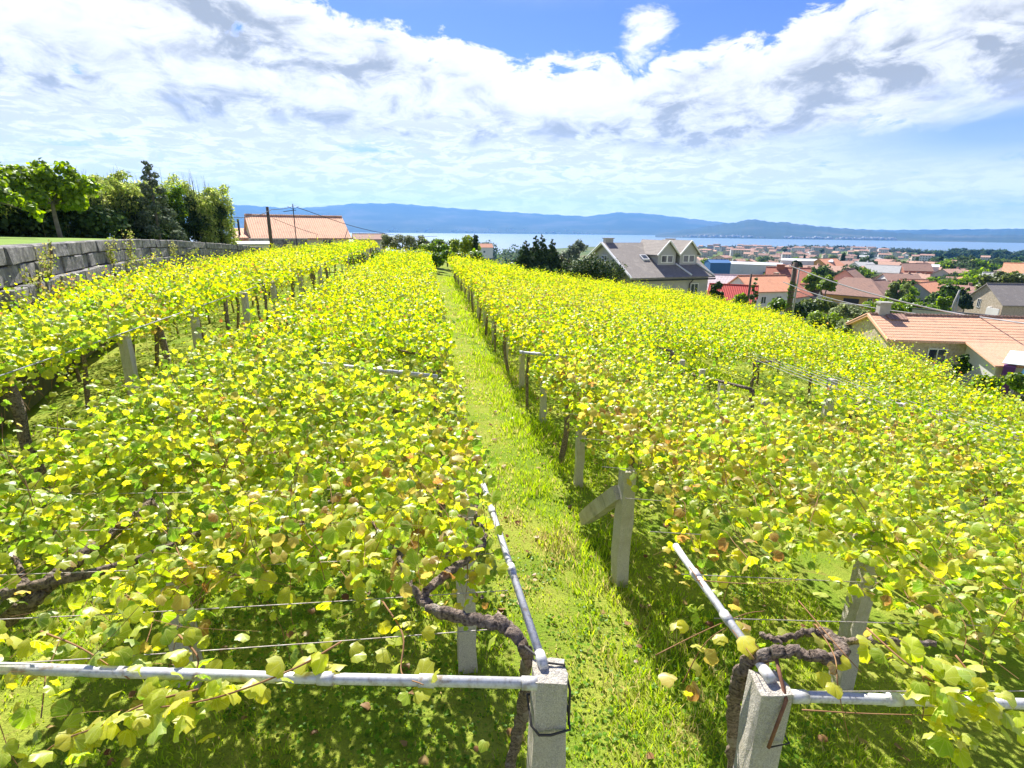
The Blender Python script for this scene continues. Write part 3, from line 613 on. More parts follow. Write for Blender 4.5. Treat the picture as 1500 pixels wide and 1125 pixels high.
b21 = [P3(1208, 928, 1.74), P3(1170, 928, 1.74), P3(1140, 938, 1.70), P3(1118, 932, 1.68)]
b22 = [P3(1222, 945, 1.74), P3(1260, 938, 1.70), P3(1310, 940, 1.68), P3(1370, 944, 1.66)]
b23 = [P3(1160, 930, 1.72), P3(1175, 880, 1.74), P3(1165, 840, 1.76), P3(1190, 800, 1.74)]
cr = [[P3(1195, 915, 1.78), P3(1222, 960, 1.82), P3(1228, 1010, 1.80), P3(1245, 1090, 1.3)], [P3(1010, 830, 1.74), P3(1060, 905, 1.70), P3(1105, 965, 1.8)], [P3(960, 960, 1.5), P3(1030, 925, 1.62), P3(1090, 900, 1.7), P3(1120, 895, 1.74)],
      [P3(1000, 1000, 1.3), P3(1035, 940, 1.6), P3(1090, 905, 1.72)], [P3(1170, 880, 1.8), P3(1230, 950, 1.86), P3(1262, 985, 1.8)], [P3(1350, 975, 1.78), P3(1355, 1020, 1.7), P3(1350, 1060, 1.5)], [P3(1020, 850, 1.72), P3(1100, 855, 1.76), P3(1170, 850, 1.78)], [P3(1175, 1040, 1.7), P3(1260, 1045, 1.7), P3(1370, 1048, 1.68)]]
cg = [[P3(1270, 920, 1.8), P3(1320, 965, 1.82), P3(1370, 1000, 1.80), P3(1420, 1020, 1.78)], [P3(1400, 960, 1.8), P3(1440, 1010, 1.76), P3(1480, 1060, 1.62)], [P3(1360, 1000, 1.78), P3(1385, 1050, 1.6), P3(1400, 1080, 1.4)]]
v2 = vine_wood('grey brown grapevine looping over beside the right front granite post with dry bare canes', (float(tk2[0][0]), float(tk2[0][1]), zb), [(tk2, .029, .025), (b21, .020, .012), (b22, .020, .013)], [(c, .0035) for c in cr] + [(c, .005) for c in cg])
foliage_on(v2, cg, 34); foliage_on(v2, cr[:4], 5, ks=(4, 5, 3, 3))
tk3 = [P3(-60, 960, 1.0), P3(0, 915, 1.5), P3(45, 880, 1.72), P3(90, 838, 1.78), P3(140, 800, 1.80), P3(190, 760, 1.80), P3(222, 735, 1.78)]
b31 = [P3(52, 872, 1.74), P3(38, 850, 1.76), P3(25, 825, 1.78), P3(12, 800, 1.78)]; b32 = [P3(38, 852, 1.76), P3(10, 862, 1.74), P3(-30, 866, 1.7)]
zb3 = float(zg(-2.9, 2.6)); b33 = [P3(-60, 960, 1.0), P3(-75, 1000, .5), (float(P3(-85, 1030, .3)[0]), float(P3(-85, 1030, .3)[1]), zb3 + .02)]
v3 = vine_wood('thick pale grapevine trunk slanting up through the leaves beside the leftmost gap in the pergola', (float(b33[-1][0]), float(b33[-1][1]), zb3), [(b33[::-1] + tk3[1:], .050, .030), (b31, .020, .012), (b32, .022, .016)])

# posts, pipes, wires
def post(label, x, y, w, htop, leanx=0, leany=0, rz=0, w2=None, grp=None, band=False, gr=GRAN):
    z0 = float(zg(x, y)) - .25; root_z = float(zg(x, y)); n = 9; w2 = w2 or w; V = []; h = htop - z0
    for i in range(n):
        t = i / (n - 1)
        ring = [(-w / 2, -w2 / 2), (-w / 6, -w2 / 2), (w / 6, -w2 / 2), (w / 2, -w2 / 2), (w / 2, -w2 / 6), (w / 2, w2 / 6), (w / 2, w2 / 2), (w / 6, w2 / 2), (-w / 6, w2 / 2), (-w / 2, w2 / 2), (-w / 2, w2 / 6), (-w / 2, -w2 / 6)]
        tp = 1.06 - .1 * t
        for (a, c) in ring:
            j = .010 if abs(a) == w / 2 and abs(c) == w2 / 2 else .009
            V.append((a * tp + leanx * t + random.uniform(-j, j), c * tp + leany * t + random.uniform(-j, j), z0 - root_z + h * t + (random.uniform(-.008, .008) if i == n - 1 else random.uniform(-.01, .01))))
    k_ = 12; f_ = [(i * k_ + j, i * k_ + (j + 1) % k_, (i + 1) * k_ + (j + 1) % k_, (i + 1) * k_ + j) for i in range(n - 1) for j in range(k_)]
    V.append((leanx, leany, h + z0 - root_z + .004)); f_ += [((n - 1) * k_ + j, (n - 1) * k_ + (j + 1) % k_, len(V) - 1) for j in range(k_)]
    me = bpy.data.meshes.new('post'); me.from_pydata(V, [], f_); me.materials.append(gr); me.update()
    if not band: o = link('granite_post', me); o.location = (x, y, root_z); o.rotation_euler.z = rz; return tag(o, label, 'post', grp)
    root = empty('granite_post', (x, y, root_z), rz, label=label, cat='post', group=grp); link('shaft', me, root)
    zt = htop - root_z - .27; s_ = w / 2 + .012; q = w2 / 2 + .012; lx = leanx * .85
    if band == 1:
        MB().tube([(-s_ + lx, -q, zt + .06), (-s_ * .6 + lx, -q - .004, zt + .005), (0 + lx, -q - .004, zt), (s_ + lx, -q, zt + .02), (s_ + lx + .004, 0, zt + .05), (s_ + lx, q, zt + .05), (-s_ + lx, q, zt + .05), (-s_ + lx, -q, zt + .06)], .006, 6).obj('strap', STRAP, root, True)
        MB().tube([(s_ + lx, -q * .6, zt + .01), (s_ + lx + .012, 0, zt + .15), (s_ * .8 + lx, q * .2, htop - root_z + .012), (-s_ * .2 + lx, q * .4, htop - root_z + .016), (-s_ * 1.1 + lx, q * 1.4, htop - root_z + .03)], .006, 6).obj('strap', STRAP, root, True)
    else:
        MB().tube([(-.02 + lx, -q - .01, zt), (0 + lx, -q - .012, zt + .14), (.03 + lx, -q, htop - root_z - .01), (.045 + lx, 0, htop - root_z + .03), (.06 + lx, q + .02, htop - root_z + .10)], .009, 6).obj('iron_hook', mat('rust_iron', (.16, .07, .04), .8, [(.25, .12, .07)], 30), root, True)
        MB().tube([(-.02 + lx, -q - .01, zt), (s_ + lx, -q, zt + .005), (s_ + lx, q, zt + .02)], .004, 5).obj('wire_tie', STRAP, root, True)
    return root
G1 = 'granite posts carrying the pergolas'
pl = on(806, 988, 1.75); pr = on(1137, 1008, 1.70)
post('rough granite post at the front left corner of the path, dark strap around it', pl[0], pl[1] + .02, .155, 1.75, grp=G1, band=1, rz=R(-4))
post('leaning granite post at the front right corner of the path with a rusty iron hook', pr[0] - .01, pr[1] + .03, .145, 1.70, .0, .0, grp=G1, band=2, rz=R(-5))
p2 = on(680, 722, 1.68); post('pale granite post at the left edge of the path between two vine branches', p2[0], p2[1], .15, 1.68, grp=G1)
q2 = on(907, 838, -.03); post('tall granite post at the right edge of the path whose whole shaft shows', q2[0], q2[1], .145, 1.24, .01, .0, grp=G1, rz=R(8))
# slanting prop stone by the second right post
root = empty('granite_prop', (q2[0] - .25, q2[1] + 1.15, 0), label='slanting square granite prop leaning against the pergola right of the path', cat='prop')
e1 = on(860, 757, .07); ry = ray(909, 720); e2 = CAM + ry * ((q2[1] + .02) / ry[1]); e1 = e1 - np.array(root.location); e2 = e2 - np.array(root.location)
dv = (e2 - e1) / np.linalg.norm(e2 - e1); ln_ = float(np.linalg.norm(e2 - e1)); m_ = MB(); m_.tube([e1 - dv * .1, e1 + dv * .1, e1 + dv * ln_ * .4, e1 + dv * ln_ * .75, e2], [.105, .115, .12, .115, .11], 4, .08); m_.obj('slab_stone', GRAN, root)
names = ['dark granite post by a black vine trunk, third along the right of the path', 'slim weathered post on the right side of the path, fourth from the front', 'grey post holding a cross pipe end, fifth along the right side of the path', 'sixth post from the front along the right side of the path', 'seventh post from the front along the right side of the path'] + [ORD[i] + ' post from the front along the right side of the path' for i in range(7, 16)]
ys = [7.5, 10.4, 12.9, 15.6, 18.6, 21.4, 24.2, 27, 30, 33, 36, 39, 42]
xs = [2.28, 2.33, 2.3] + [2.28] * 12
for i, yy in enumerate(ys): post(names[i], xs[i], yy, .12, float(wire_z(xs[i], yy)) - .08, random.uniform(-.04, .04), 0, grp=G1)
for i, yy in enumerate([7.0, 10.1, 13.1, 16.1, 19.2, 22.2, 25.3]): post(f'{ORD[i+2]} granite post from the front, left side of the path, hidden by leaves', .35, yy, .14, float(wire_z(.35, yy)) - .06, grp=G1)
for i, (u, v, vb) in enumerate([(185, 520, 590), (288, 482, 530), (360, 462, 490), (404, 447, 466), (441, 431, 450), (470, 421, 436), (510, 402, 412), (540, 385, 396)]):
    q = (-3.98, -3.98 / math.tan(direct(u, v))); post(f'{ORD[i]} granite post from the front along the aisle of the wall side pergola', q[0], q[1], .12, float(wire_z(q[0], q[1])) - .05, random.uniform(-.03, .03), grp=G1)
for i, (u, v) in enumerate([(1000, 515), (1030, 528), (1060, 545), (1124, 570), (1280, 655)]):
    q = on(u, v, .9); 
    for _ in range(4): q = on(u, v, float(wire_z(q[0], q[1])) - .02)
    post(f'{ORD[i]} granite post from the far end along the grass strip right of the path', q[0], q[1], .12, float(wire_z(q[0], q[1])) - .22, grp=G1)
for i, (u, v) in enumerate([(1220, 555), (1320, 590), (1380, 606)]):
    q = on(u, v, .9)
    for _ in range(4): q = on(u, v, float(wire_z(q[0], q[1])) - .02)
    post(f'pale post in a leaf gap of the slope pergola, {ORD[i]} from the far end', q[0], q[1], .15, float(wire_z(q[0], q[1])) - .02, grp=G1)
q = on(230, 738, 1.74); post('pale granite post whose top shows in a small leaf gap of the front left pergola', q[0], q[1], .15, 1.74, grp=G1)
q = on(1283, 768, 1.3); post('grey granite post top showing in a leaf gap of the front right pergola', q[0], q[1], .14, float(wire_z(q[0], q[1])) + .04, grp=G1)
q = on(-2, 650, 1.8); post('granite post at the front of the wall side pergola', q[0] - .4, q[1], .17, 1.8, grp=G1)

G2 = 'galvanised pipes framing the pergolas'
def pipe(label, pts, r=.024):
    c = np.array(pts[0]); m_ = MB(); m_.tube([np.array(p) - c for p in pts], r, 14)
    for t_ in (.03, .42, .8):
        A_, B_ = np.array(pts[0]), np.array(pts[-1]); d_ = B_ - A_; l_ = np.linalg.norm(d_); q_ = A_ + d_ * t_ - c if len(pts) == 2 else np.array(pts[0]) + (np.array(pts[1]) - np.array(pts[0])) * t_ - c; e_ = (np.array(pts[1]) - np.array(pts[0])); e_ = e_ / np.linalg.norm(e_); m_.tube([q_ - e_ * .035, q_ + e_ * .035], r * 1.22, 14)
    o = m_.obj('pipe', PIPE, None, True, label=label, cat='pipe', group=G2); o.location = c; return o
pipe('long white galvanised pipe across the front of the left pergola', [on(787, 1001, 1.73), on(400, 992, 1.76), on(-140, 974, 1.86)])
pipe('galvanised pipe running back from the left front post along the path', [on(797, 978, 1.765), on(710, 716, 1.76), on(688, 655, 1.76)], .021)
pipe('galvanised pipe across the front of the right pergola', [on(1160, 1020, 1.68), on(1500, 1031, 1.52), on(1700, 1040, 1.40)])
pipe('scratched galvanised pipe running back from the right front post', [on(1130, 996, 1.72), on(1000, 815, 1.70), on(990, 800, 1.68)], .022)
pipe('thin pipe across the left pergola seen through a gap in the leaves', [on(405, 526, 1.93), on(640, 552, 1.9)], .03)
pipe('short pipe from the fifth right hand post into the leaves', [on(762, 516, 1.72), on(830, 523, 1.66)], .024)
G3 = 'tensioned wires of the pergolas'
def wire(label, pts, r=.0028, mt=WIRE, name='trellis_wire', g=G3):
    c = np.array(pts[0]); m_ = MB(); m_.tube([np.array(p) - c for p in pts], r, 5, cap=False); o = m_.obj(name, mt, None, True, label=label, cat='wire', group=g); o.location = c; return o
fx0, fx1 = -3.45, .42
for i, (yy) in enumerate([2.28, 2.58, 2.95, 3.4, 3.9, 4.4, 5.0, 5.6, 6.3]):
    wire(f'{ORD[i]} wire from the front across the left pergola', [(x, yy + .02 * math.sin(x), float(wire_z(x, yy)) + .01) for x in np.linspace(fx0, .40, 5)])
for i, (yy) in enumerate([1.88, 2.3, 2.7, 3.2, 3.7, 4.3, 5.0, 5.8]):
    wire(f'{ORD[i]} wire from the front across the right pergola', [(x, yy, float(wire_z(x, yy)) + .01 - (.08 if i == 0 else 0)) for x in np.linspace(1.52, 7.0, 6)])
for i in range(9):
    xx = -9.0 + i * .55; wire(f'{ORD[i]} lengthwise wire of the wall side pergola from the wall', [(xx, y_, float(wire_z(xx, y_)) + .01) for y_ in np.linspace(4, 30, 8)], .004, CABLE)
wire('pale wire stretched along the open edge of the wall side pergola', [(-3.85, y_, float(wire_z(-3.85, y_)) + .02) for y_ in np.linspace(3, 34, 10)], .007, CABLE)
for i in range(12):
    xx = 7.9 + i * .28; wire(f'{ORD[i]} lengthwise wire of the slope pergola from the path side', [(xx, y_, float(wire_z(xx, y_)) + .01) for y_ in np.linspace(5, 26, 7)], .006, CABLE)

# dark leafy tunnel across the far end of the path
def crown_arrays(blobs, n, size, pal, flat_=.75, inner=.55, updir=.5):
    bl = np.array(blobs, float); vol = (bl[:, 3] ** 2); pk = RNG.choice(len(bl), n, p=vol / vol.sum()); d = RNG.normal(0, 1, (n, 3)); d /= np.linalg.norm(d, axis=1, keepdims=True)
    rr = RNG.random(n) ** .5 * (1 - inner) + inner; rr *= 1 + .12 * RNG.normal(0, 1, n)
    pos = bl[pk, :3] + d * (bl[pk, 3] * rr)[:, None] * np.array([1, 1, flat_]); nr = d + RNG.normal(0, .6, (n, 3)) + np.array([0, 0, updir]); tip = RNG.normal(0, 1, (n, 3)) + np.array([0, 0, -.4])
    pal = np.array(pal); c = pal[RNG.integers(0, len(pal), n)] * RNG.uniform(.7, 1.25, (n, 1))
    return pos, frames(nr, tip), RNG.uniform(size * .6, size * 1.3, n), c
# ------------------------------------------------------------------ grass
def vis_noise(X, Y): return n2(X * 1.1, Y * 1.1, 11)
def make_grass():
    zones = [(-3.6, 4.2, 1.0, 3.2, 1500, .045, .0045), (-3.8, 4.5, 3.2, 5.5, 1100, .05, .0055), (-.2, 3.0, 5.5, 9, 1000, .055, .007), (-4.6, 7.5, 5.5, 9, 120, .07, .009), (.2, 2.6, 9, 16, 600, .06, .010), (.5, 2.6, 16, 44, 160, .08, .018), (6.8, 9.0, 5, 24, 420, .09, .014), (-7.5, -3.2, 4, 24, 110, .08, .013)]
    Vs, Fs, Cs = [], [], []; nv = 0
    for x0, x1, y0, y1, d, h, w in zones:
        n = int((x1 - x0) * (y1 - y0) * d); X = RNG.uniform(x0, x1, n); Y = RNG.uniform(y0, y1, n)
        cl_ = n2(X * 3.1, Y * 2.7, 4); lush = sst(cl_, -.8, .9)
        onpath = sst(X, .55, .9) * (1 - sst(X, 1.6, 2.3)); keep = RNG.random(n) < (.42 + .6 * lush) ; X, Y, lush, onpath, cl_ = (a[keep] for a in (X, Y, lush, onpath, cl_)); n = len(X)
        right = sst(X, 1.15, 1.6) * (1 - sst(X, 2.2, 2.8))
        H = h * (.45 + .9 * lush) * RNG.uniform(.5, 1.5, n) * (1 + .9 * right) * (1 - .35 * onpath * (1 - right)); Z = zg(X, Y); a = RNG.uniform(0, 6.28, n); ln = H * RNG.uniform(.2, .9, n); w_ = w * RNG.uniform(.6, 1.3, n)
        a2 = RNG.uniform(0, 6.28, n); bx, by = np.cos(a2) * w_, np.sin(a2) * w_; tx, ty = np.cos(a) * ln, np.sin(a) * ln
        P = np.stack([np.stack([X - bx, Y - by, Z - .005], -1), np.stack([X + bx, Y + by, Z - .005], -1), np.stack([X + tx * .4 + bx * .8, Y + ty * .4 + by * .8, Z + H * .65], -1), np.stack([X + tx * .4 - bx * .8, Y + ty * .4 - by * .8, Z + H * .65], -1), np.stack([X + tx, Y + ty, Z + H], -1)], 1)
        dry = (RNG.random(n) < .10 + .22 * onpath * (1 - right) + .5 * sst(n2(X * 2.6, Y * 2.2, 14), .5, 1.1))[:, None]; c = np.where(dry, np.array([[.50, .42, .20]]), np.where((RNG.random(n) < .45)[:, None], np.array([[.32, .46, .04]]), np.array([[.46, .55, .07]]))) * RNG.uniform(.7, 1.25, (n, 1))
        ix = nv + np.arange(n) * 5
        Fs.append(np.concatenate([np.stack([ix, ix + 1, ix + 2], -1), np.stack([ix, ix + 2, ix + 3], -1), np.stack([ix + 3, ix + 2, ix + 4], -1)])); Vs.append(P.reshape(-1, 3)); Cs.append(np.repeat(c, 5, 0)); nv += n * 5
    print('grass tris', sum(len(f) for f in Fs))
    link('grass', np_mesh('grass', np.concatenate(Vs), np.concatenate(Fs), GRASSM, col=np.concatenate(Cs)), kind='stuff')
make_grass()
# clover-like low leaves and fallen vine leaves
n = 9000; X = RNG.uniform(-2.6, 3.8, n); Y = RNG.uniform(1.0, 5.5, n); k_ = n2(X * 2.3, Y * 2.1, 8) > -.1; X, Y = X[k_], Y[k_]; n = len(X)
pos = np.stack([X, Y, zg(X, Y) + RNG.uniform(.01, .05, n)], -1); V, f_, cc = leaf_arrays(pos, frames(RNG.normal(0, .35, (n, 3)) + np.array([0, 0, 1]), RNG.normal(0, 1, (n, 3))), RNG.uniform(.018, .04, n), np.array([[.13, .25, .025]]) * RNG.uniform(.6, 1.4, (n, 1)), 1)
link('clover', np_mesh('clover', V, f_, GRASSM, col=cc), kind='stuff')
n = 420; X = RNG.uniform(-3, 4.2, n); Y = RNG.uniform(1.1, 14, n); pos = np.stack([X, Y, zg(X, Y) + .035 + RNG.uniform(0, .02, n)], -1)
V, f_, cc = leaf_arrays(pos, frames(RNG.normal(0, .3, (n, 3)) + np.array([0, 0, 1]), RNG.normal(0, 1, (n, 3))), RNG.uniform(.04, .09, n), np.array([(.24, .13, .06), (.32, .22, .09), (.16, .07, .04)])[RNG.integers(0, 3, n)], 1)
link('fallen_leaves', np_mesh('fallen_leaves', V, f_, leafy('dry_leaf', .15, gloss=.02), col=cc), kind='stuff')

# ------------------------------------------------------------------ stone wall on the left
WT = [(-210, 376, 11.5), (-60, 366, 13), (0, 362, 14.4), (60, 357, 17.2), (130, 352.5, 21.5), (200, 350, 27), (250, 351.5, 31.5), (300, 355, 37.5), (345, 358.5, 44), (385, 362, 50)]
wp = np.array([atr(*w) for w in WT]); seg = np.linalg.norm(np.diff(wp[:, :2], axis=0), axis=1); cum = np.concatenate([[0], np.cumsum(seg)])
def wall_at(s_):
    return np.array([np.interp(s_, cum, wp[:, i]) for i in range(3)])
def wall_n(s_):
    a = wall_at(s_ - .4); b_ = wall_at(s_ + .4); d = (b_ - a)[:2]; d /= np.linalg.norm(d); return d, np.array([d[1], -d[0]])   # tangent, outward towards the vines
root = empty('stone_wall', tuple(wall_at(12) - np.array([0, 0, 2.6])), label='long dark stained granite block wall beside the left pergola, holding up the garden', cat='wall'); wl = np.array(root.location)
m_ = MB()
for s_ in np.arange(.5, cum[-1] - .5, 1.0):
    A = wall_at(s_ - .02); B = wall_at(s_ + 1.02); _, nn = wall_n(s_); n3_ = np.array([nn[0], nn[1], 0])
    a0, a1, b0, b1_ = A - n3_ * .45, A - n3_ * .10, B - n3_ * .45, B - n3_ * .10
    dz = np.array([0, 0, .06]); bot = np.array([0, 0, 3.2])
    m_.quad(a1 - dz - wl, b1_ - dz - wl, b0 - dz - wl, a0 - dz - wl); m_.quad(a1 - bot - wl, b1_ - bot - wl, b1_ - dz - wl, a1 - dz - wl); m_.quad(b0 - bot - wl, a0 - bot - wl, a0 - dz - wl, b0 - dz - wl)
m_.obj('core', mat('mortar', (.05, .05, .05), .95, [(.10, .095, .085)], 3), root)
stone_m = []
for j in range(8):
    m_ = MB(); bb = .035
    # chamfered block, unit size
    x = [-.5, -.5 + bb, .5 - bb, .5]; pts = []
    V = []; 
    for (yy, ins) in ((-.5, .5), (-.42, 0.0), (.5, 0)):
        for (sx, sz) in ((-1, -1), (1, -1), (1, 1), (-1, 1)):
            V.append((sx * (.5 - ins * .07) + random.uniform(-.02, .02), yy + random.uniform(-.05, .05) * (1 if ins else .4), sz * (.5 - ins * .13) + random.uniform(-.035, .035)))
    me = bpy.data.meshes.new('stone'); ff = [(0, 1, 2, 3), (8, 11, 10, 9)]
    for r_ in (0, 4): ff += [(r_ + i, r_ + 4 + i, r_ + 4 + (i + 1) % 4, r_ + (i + 1) % 4) for i in range(4)]
    me.from_pydata(V, [], ff); me.materials.append(WSTONE); me.update(); stone_m.append(me)
ch = [.36, .40, .36, .42, .40]; zoff = 0; nst = 0
for ci, h in enumerate(ch):
    s_ = .6 + random.uniform(0, .8)
    while s_ < cum[-1] - .8:
        L = random.uniform(.55, 1.25) * (1 + .3 * (s_ > 22)); sm = s_ + L / 2; p = wall_at(sm); tg, nn = wall_n(sm); A, B = wall_at(s_), wall_at(s_ + L)
        prot = .03 + random.uniform(-.025, .03) + (.16 if ci >= 2 and 2 < s_ < 20 else 0)
        if not (ci >= 3 and s_ > 24):
            o = bpy.data.objects.new('stone', stone_m[nst % 8]); COL.objects.link(o); o.parent = root; nst += 1
            zc_ = p[2] - zoff - h / 2; c = np.array([p[0] + nn[0] * (prot - .22), p[1] + nn[1] * (prot - .22), zc_]) - wl
            ax = np.array([tg[0], tg[1], (B[2] - A[2]) / L]); Lx = (L - .022); ay = np.array([-nn[0], -nn[1], 0]) * .5
            o.matrix_basis = Matrix([[ax[i] * Lx, ay[i], (0, 0, h - .02)[i], c[i]] for i in range(3)] + [[0, 0, 0, 1]])
        s_ += L
    zoff += h
print('stones', nst)
# weeds growing from the joints
def weed(label, s_, zoff_, h, n=60, spread=.35, pal=((.30, .33, .08), (.22, .30, .05), (.40, .33, .14)), prot=.18):
    p = wall_at(s_); _, nn = wall_n(s_); base = np.array([p[0] + nn[0] * prot, p[1] + nn[1] * prot, p[2] - zoff_]); root_ = empty('wall_weed', tuple(base), label=label, cat='weed', group='weeds growing out of the stone wall')
    m__ = MB(); P_ = []
    for i in range(7):
        a = random.uniform(0, 6.28); l_ = h * random.uniform(.6, 1.1); q = [(0, 0, 0), (math.cos(a) * spread * .3, math.sin(a) * spread * .3, l_ * .5), (math.cos(a) * spread * .7, math.sin(a) * spread * .7, l_)]; m__.tube(q, .005, 3); P_.append(np.array(smoothpts(q, 5)))
    m__.obj('stems', CANE, root_, kind='stuff')
    pos = np.concatenate([q[RNG.integers(0, len(q), n)] for q in P_]) + RNG.normal(0, .05, (n * 7, 3)); V, f_, cc = leaf_arrays(pos, frames(RNG.normal(0, 1, (n * 7, 3)), RNG.normal(0, 1, (n * 7, 3))), RNG.uniform(.03, .08, n * 7), np.array(pal)[RNG.integers(0, len(pal), n * 7)], 0)
    link('leaves', np_mesh('leaves', V, f_, TLEAF, col=cc), root_, kind='stuff')
def s_of_u(u):
    d = ray(u, 370); best = min(np.arange(0, cum[-1], .1), key=lambda q: abs(math.atan2(d[0], d[1]) - math.atan2(*(wall_at(q)[:2])))); return float(best)
for (u, zo, h, lab, sp, n_) in ((22, 1.0, .75, 'wispy yellow green weed on the wall nearest the left end', .5, 40), (50, .85, .85, 'tall pale weed climbing the wall, second from its near end', .25, 30), (30, 1.2, .5, 'reddish dry weed tuft low on the near part of the wall', .6, 30), (153, .75, .8, 'upright yellow green weed standing on the wall ledge', .25, 40),
                      (182, .65, .9, 'slim tall weed against the middle of the stone wall', .2, 26), (195, .95, .45, 'wide sprawling weed mat on the wall ledge', 1.1, 60), (170, .95, .35, 'low weed patch over the ledge by the middle of the wall', .8, 40), (247, .9, .8, 'thin bright weed rising where the wall bends away', .2, 30), (272, .75, .35, 'small rounded weed near the far part of the wall', .6, 30), (60, 1.25, .4, 'brown withered weed under the ledge at the near part of the wall', .5, 30)):
    weed(lab, s_of_u(u), zo, h, n_, sp, pal=((.38, .24, .12), (.34, .30, .10), (.26, .28, .07)) if 'dry' in lab or 'brown' in lab else ((.30, .33, .08), (.22, .30, .05), (.40, .38, .14)))
# garden terrace behind the wall
rows = []
ss_ = np.linspace(.0, cum[-1], 60)
for off_, dz in ((.42, -.05), (2, .05), (6, .18), (12, .3), (22, .3), (40, .3), (70, -1)):
    rows.append([(wall_at(q) - np.array([*(wall_n(min(max(q, .5), cum[-1] - .5))[1] * off_), -dz * (1 - .9 * q / cum[-1])])) for q in ss_])
V = np.array(rows).reshape(-1, 3); ix = np.arange(len(V)).reshape(len(rows), len(ss_)); f_ = np.stack([ix[:-1, :-1], ix[:-1, 1:], ix[1:, 1:], ix[1:, :-1]], -1).reshape(-1, 4)[:, ::-1]
link('lawn', np_mesh('lawn', V, f_, mat('lawn_grass', (.14, .24, .03), 1, [(.22, .32, .05)], 1.2, .6, 30), smooth=True), kind='structure')

# ------------------------------------------------------------------ trees
def tree(name, label, cat, base, blobs, trunk, n, size, pal, lm=TLEAF, group=None, updir=.5, inner=.5, bark=TBARK, branches=True, crown='crown'):
    r_ = empty(name, tuple(base), label=label, cat=cat, group=group)
    if trunk:
        (pts, r0, r1) = trunk; m__ = MB(); q = smoothpts(pts, 4); m__.tube(q, [lerp(r0, r1, i / (len(q) - 1)) for i in range(len(q))], 9, .12); m__.obj('trunk', bark, r_, True)
        if branches:
            m__ = MB(); top = np.array(pts[-1])
            for b_ in blobs[:9]:
                e = np.array(b_[:3]); st_ = top * .8 + np.array(pts[-2]) * .2; mid = (st_ + e) / 2 + RNG.normal(0, .12, 3); m__.tube([st_, mid, e], [r1 * .7, r1 * .45, r1 * .15], 5)
            m__.obj('limbs', bark, r_, True, kind='stuff')
    pos, Rm, sz, c = crown_arrays(blobs, n, size, pal, updir=updir, inner=inner); V, f_, cc = leaf_arrays(pos, Rm, sz, c, 1 if n < 9000 else 0)
    link(crown, np_mesh(crown, V, f_, lm, col=cc), r_, kind='stuff'); return r_
def rblobs(n, rx, ry, z0, z1, r, seed, taper=0):
    rg = np.random.default_rng(seed); out = []
    for i in range(n):
        t = rg.random(); a = rg.uniform(0, 6.28); q = rg.random() ** .5 * (1 - taper * t); out.append((math.cos(a) * rx * q, math.sin(a) * ry * q, lerp(z0, z1, t), r * rg.uniform(.65, 1.2) * (1 - taper * .6 * t)))
    return out
GREEN = [(.10, .19, .02), (.15, .25, .025), (.07, .13, .02), (.22, .32, .03)]; BRIGHT = [(.20, .30, .03), (.28, .38, .04), (.12, .20, .02)]; DARK = [(.025, .05, .018), (.04, .07, .02), (.055, .09, .03)]; BAM = [(.44, .50, .13), (.54, .56, .19), (.34, .42, .10), (.22, .30, .06)]
b0 = atr(92, 357, 30)
tree('shade_tree', 'round topped bright green shade tree with a thin grey trunk in the garden', 'tree', b0, rblobs(26, 1.55, 1.3, 1.7, 2.6, .52, 3) + rblobs(8, .8, .6, 2.6, 3.15, .36, 33), ([(0, 0, -.1), (-.05, 0, .6), (-.10, .05, 1.2), (-.05, 0, 1.7)], .09, .06), 6000, .15, BRIGHT)
b0 = atr(2, 357, 25)
tree('young_tree', 'bright leafy tree cut by the left edge of the photo, with one drooping branch', 'tree', b0, [(-.3, 0, 2.3, .6), (-.6, .3, 2.7, .6), (0, 0, 1.9, .5), (.35, -.1, 1.6, .32), (.75, -.1, 1.45, .25), (1.15, -.1, 1.2, .2), (1.3, -.1, .98, .17), (-.4, 0, 1.5, .5), (-.1, 0, 2.8, .4), (0.05, 0, 3.25, .26), (.1, 0, 3.5, .16), (-1.2, 0, 2.1, .8)], ([(-.6, 0, -.1), (-.6, 0, .8), (-.5, 0, 1.8)], .09, .05), 3300, .15, BRIGHT)
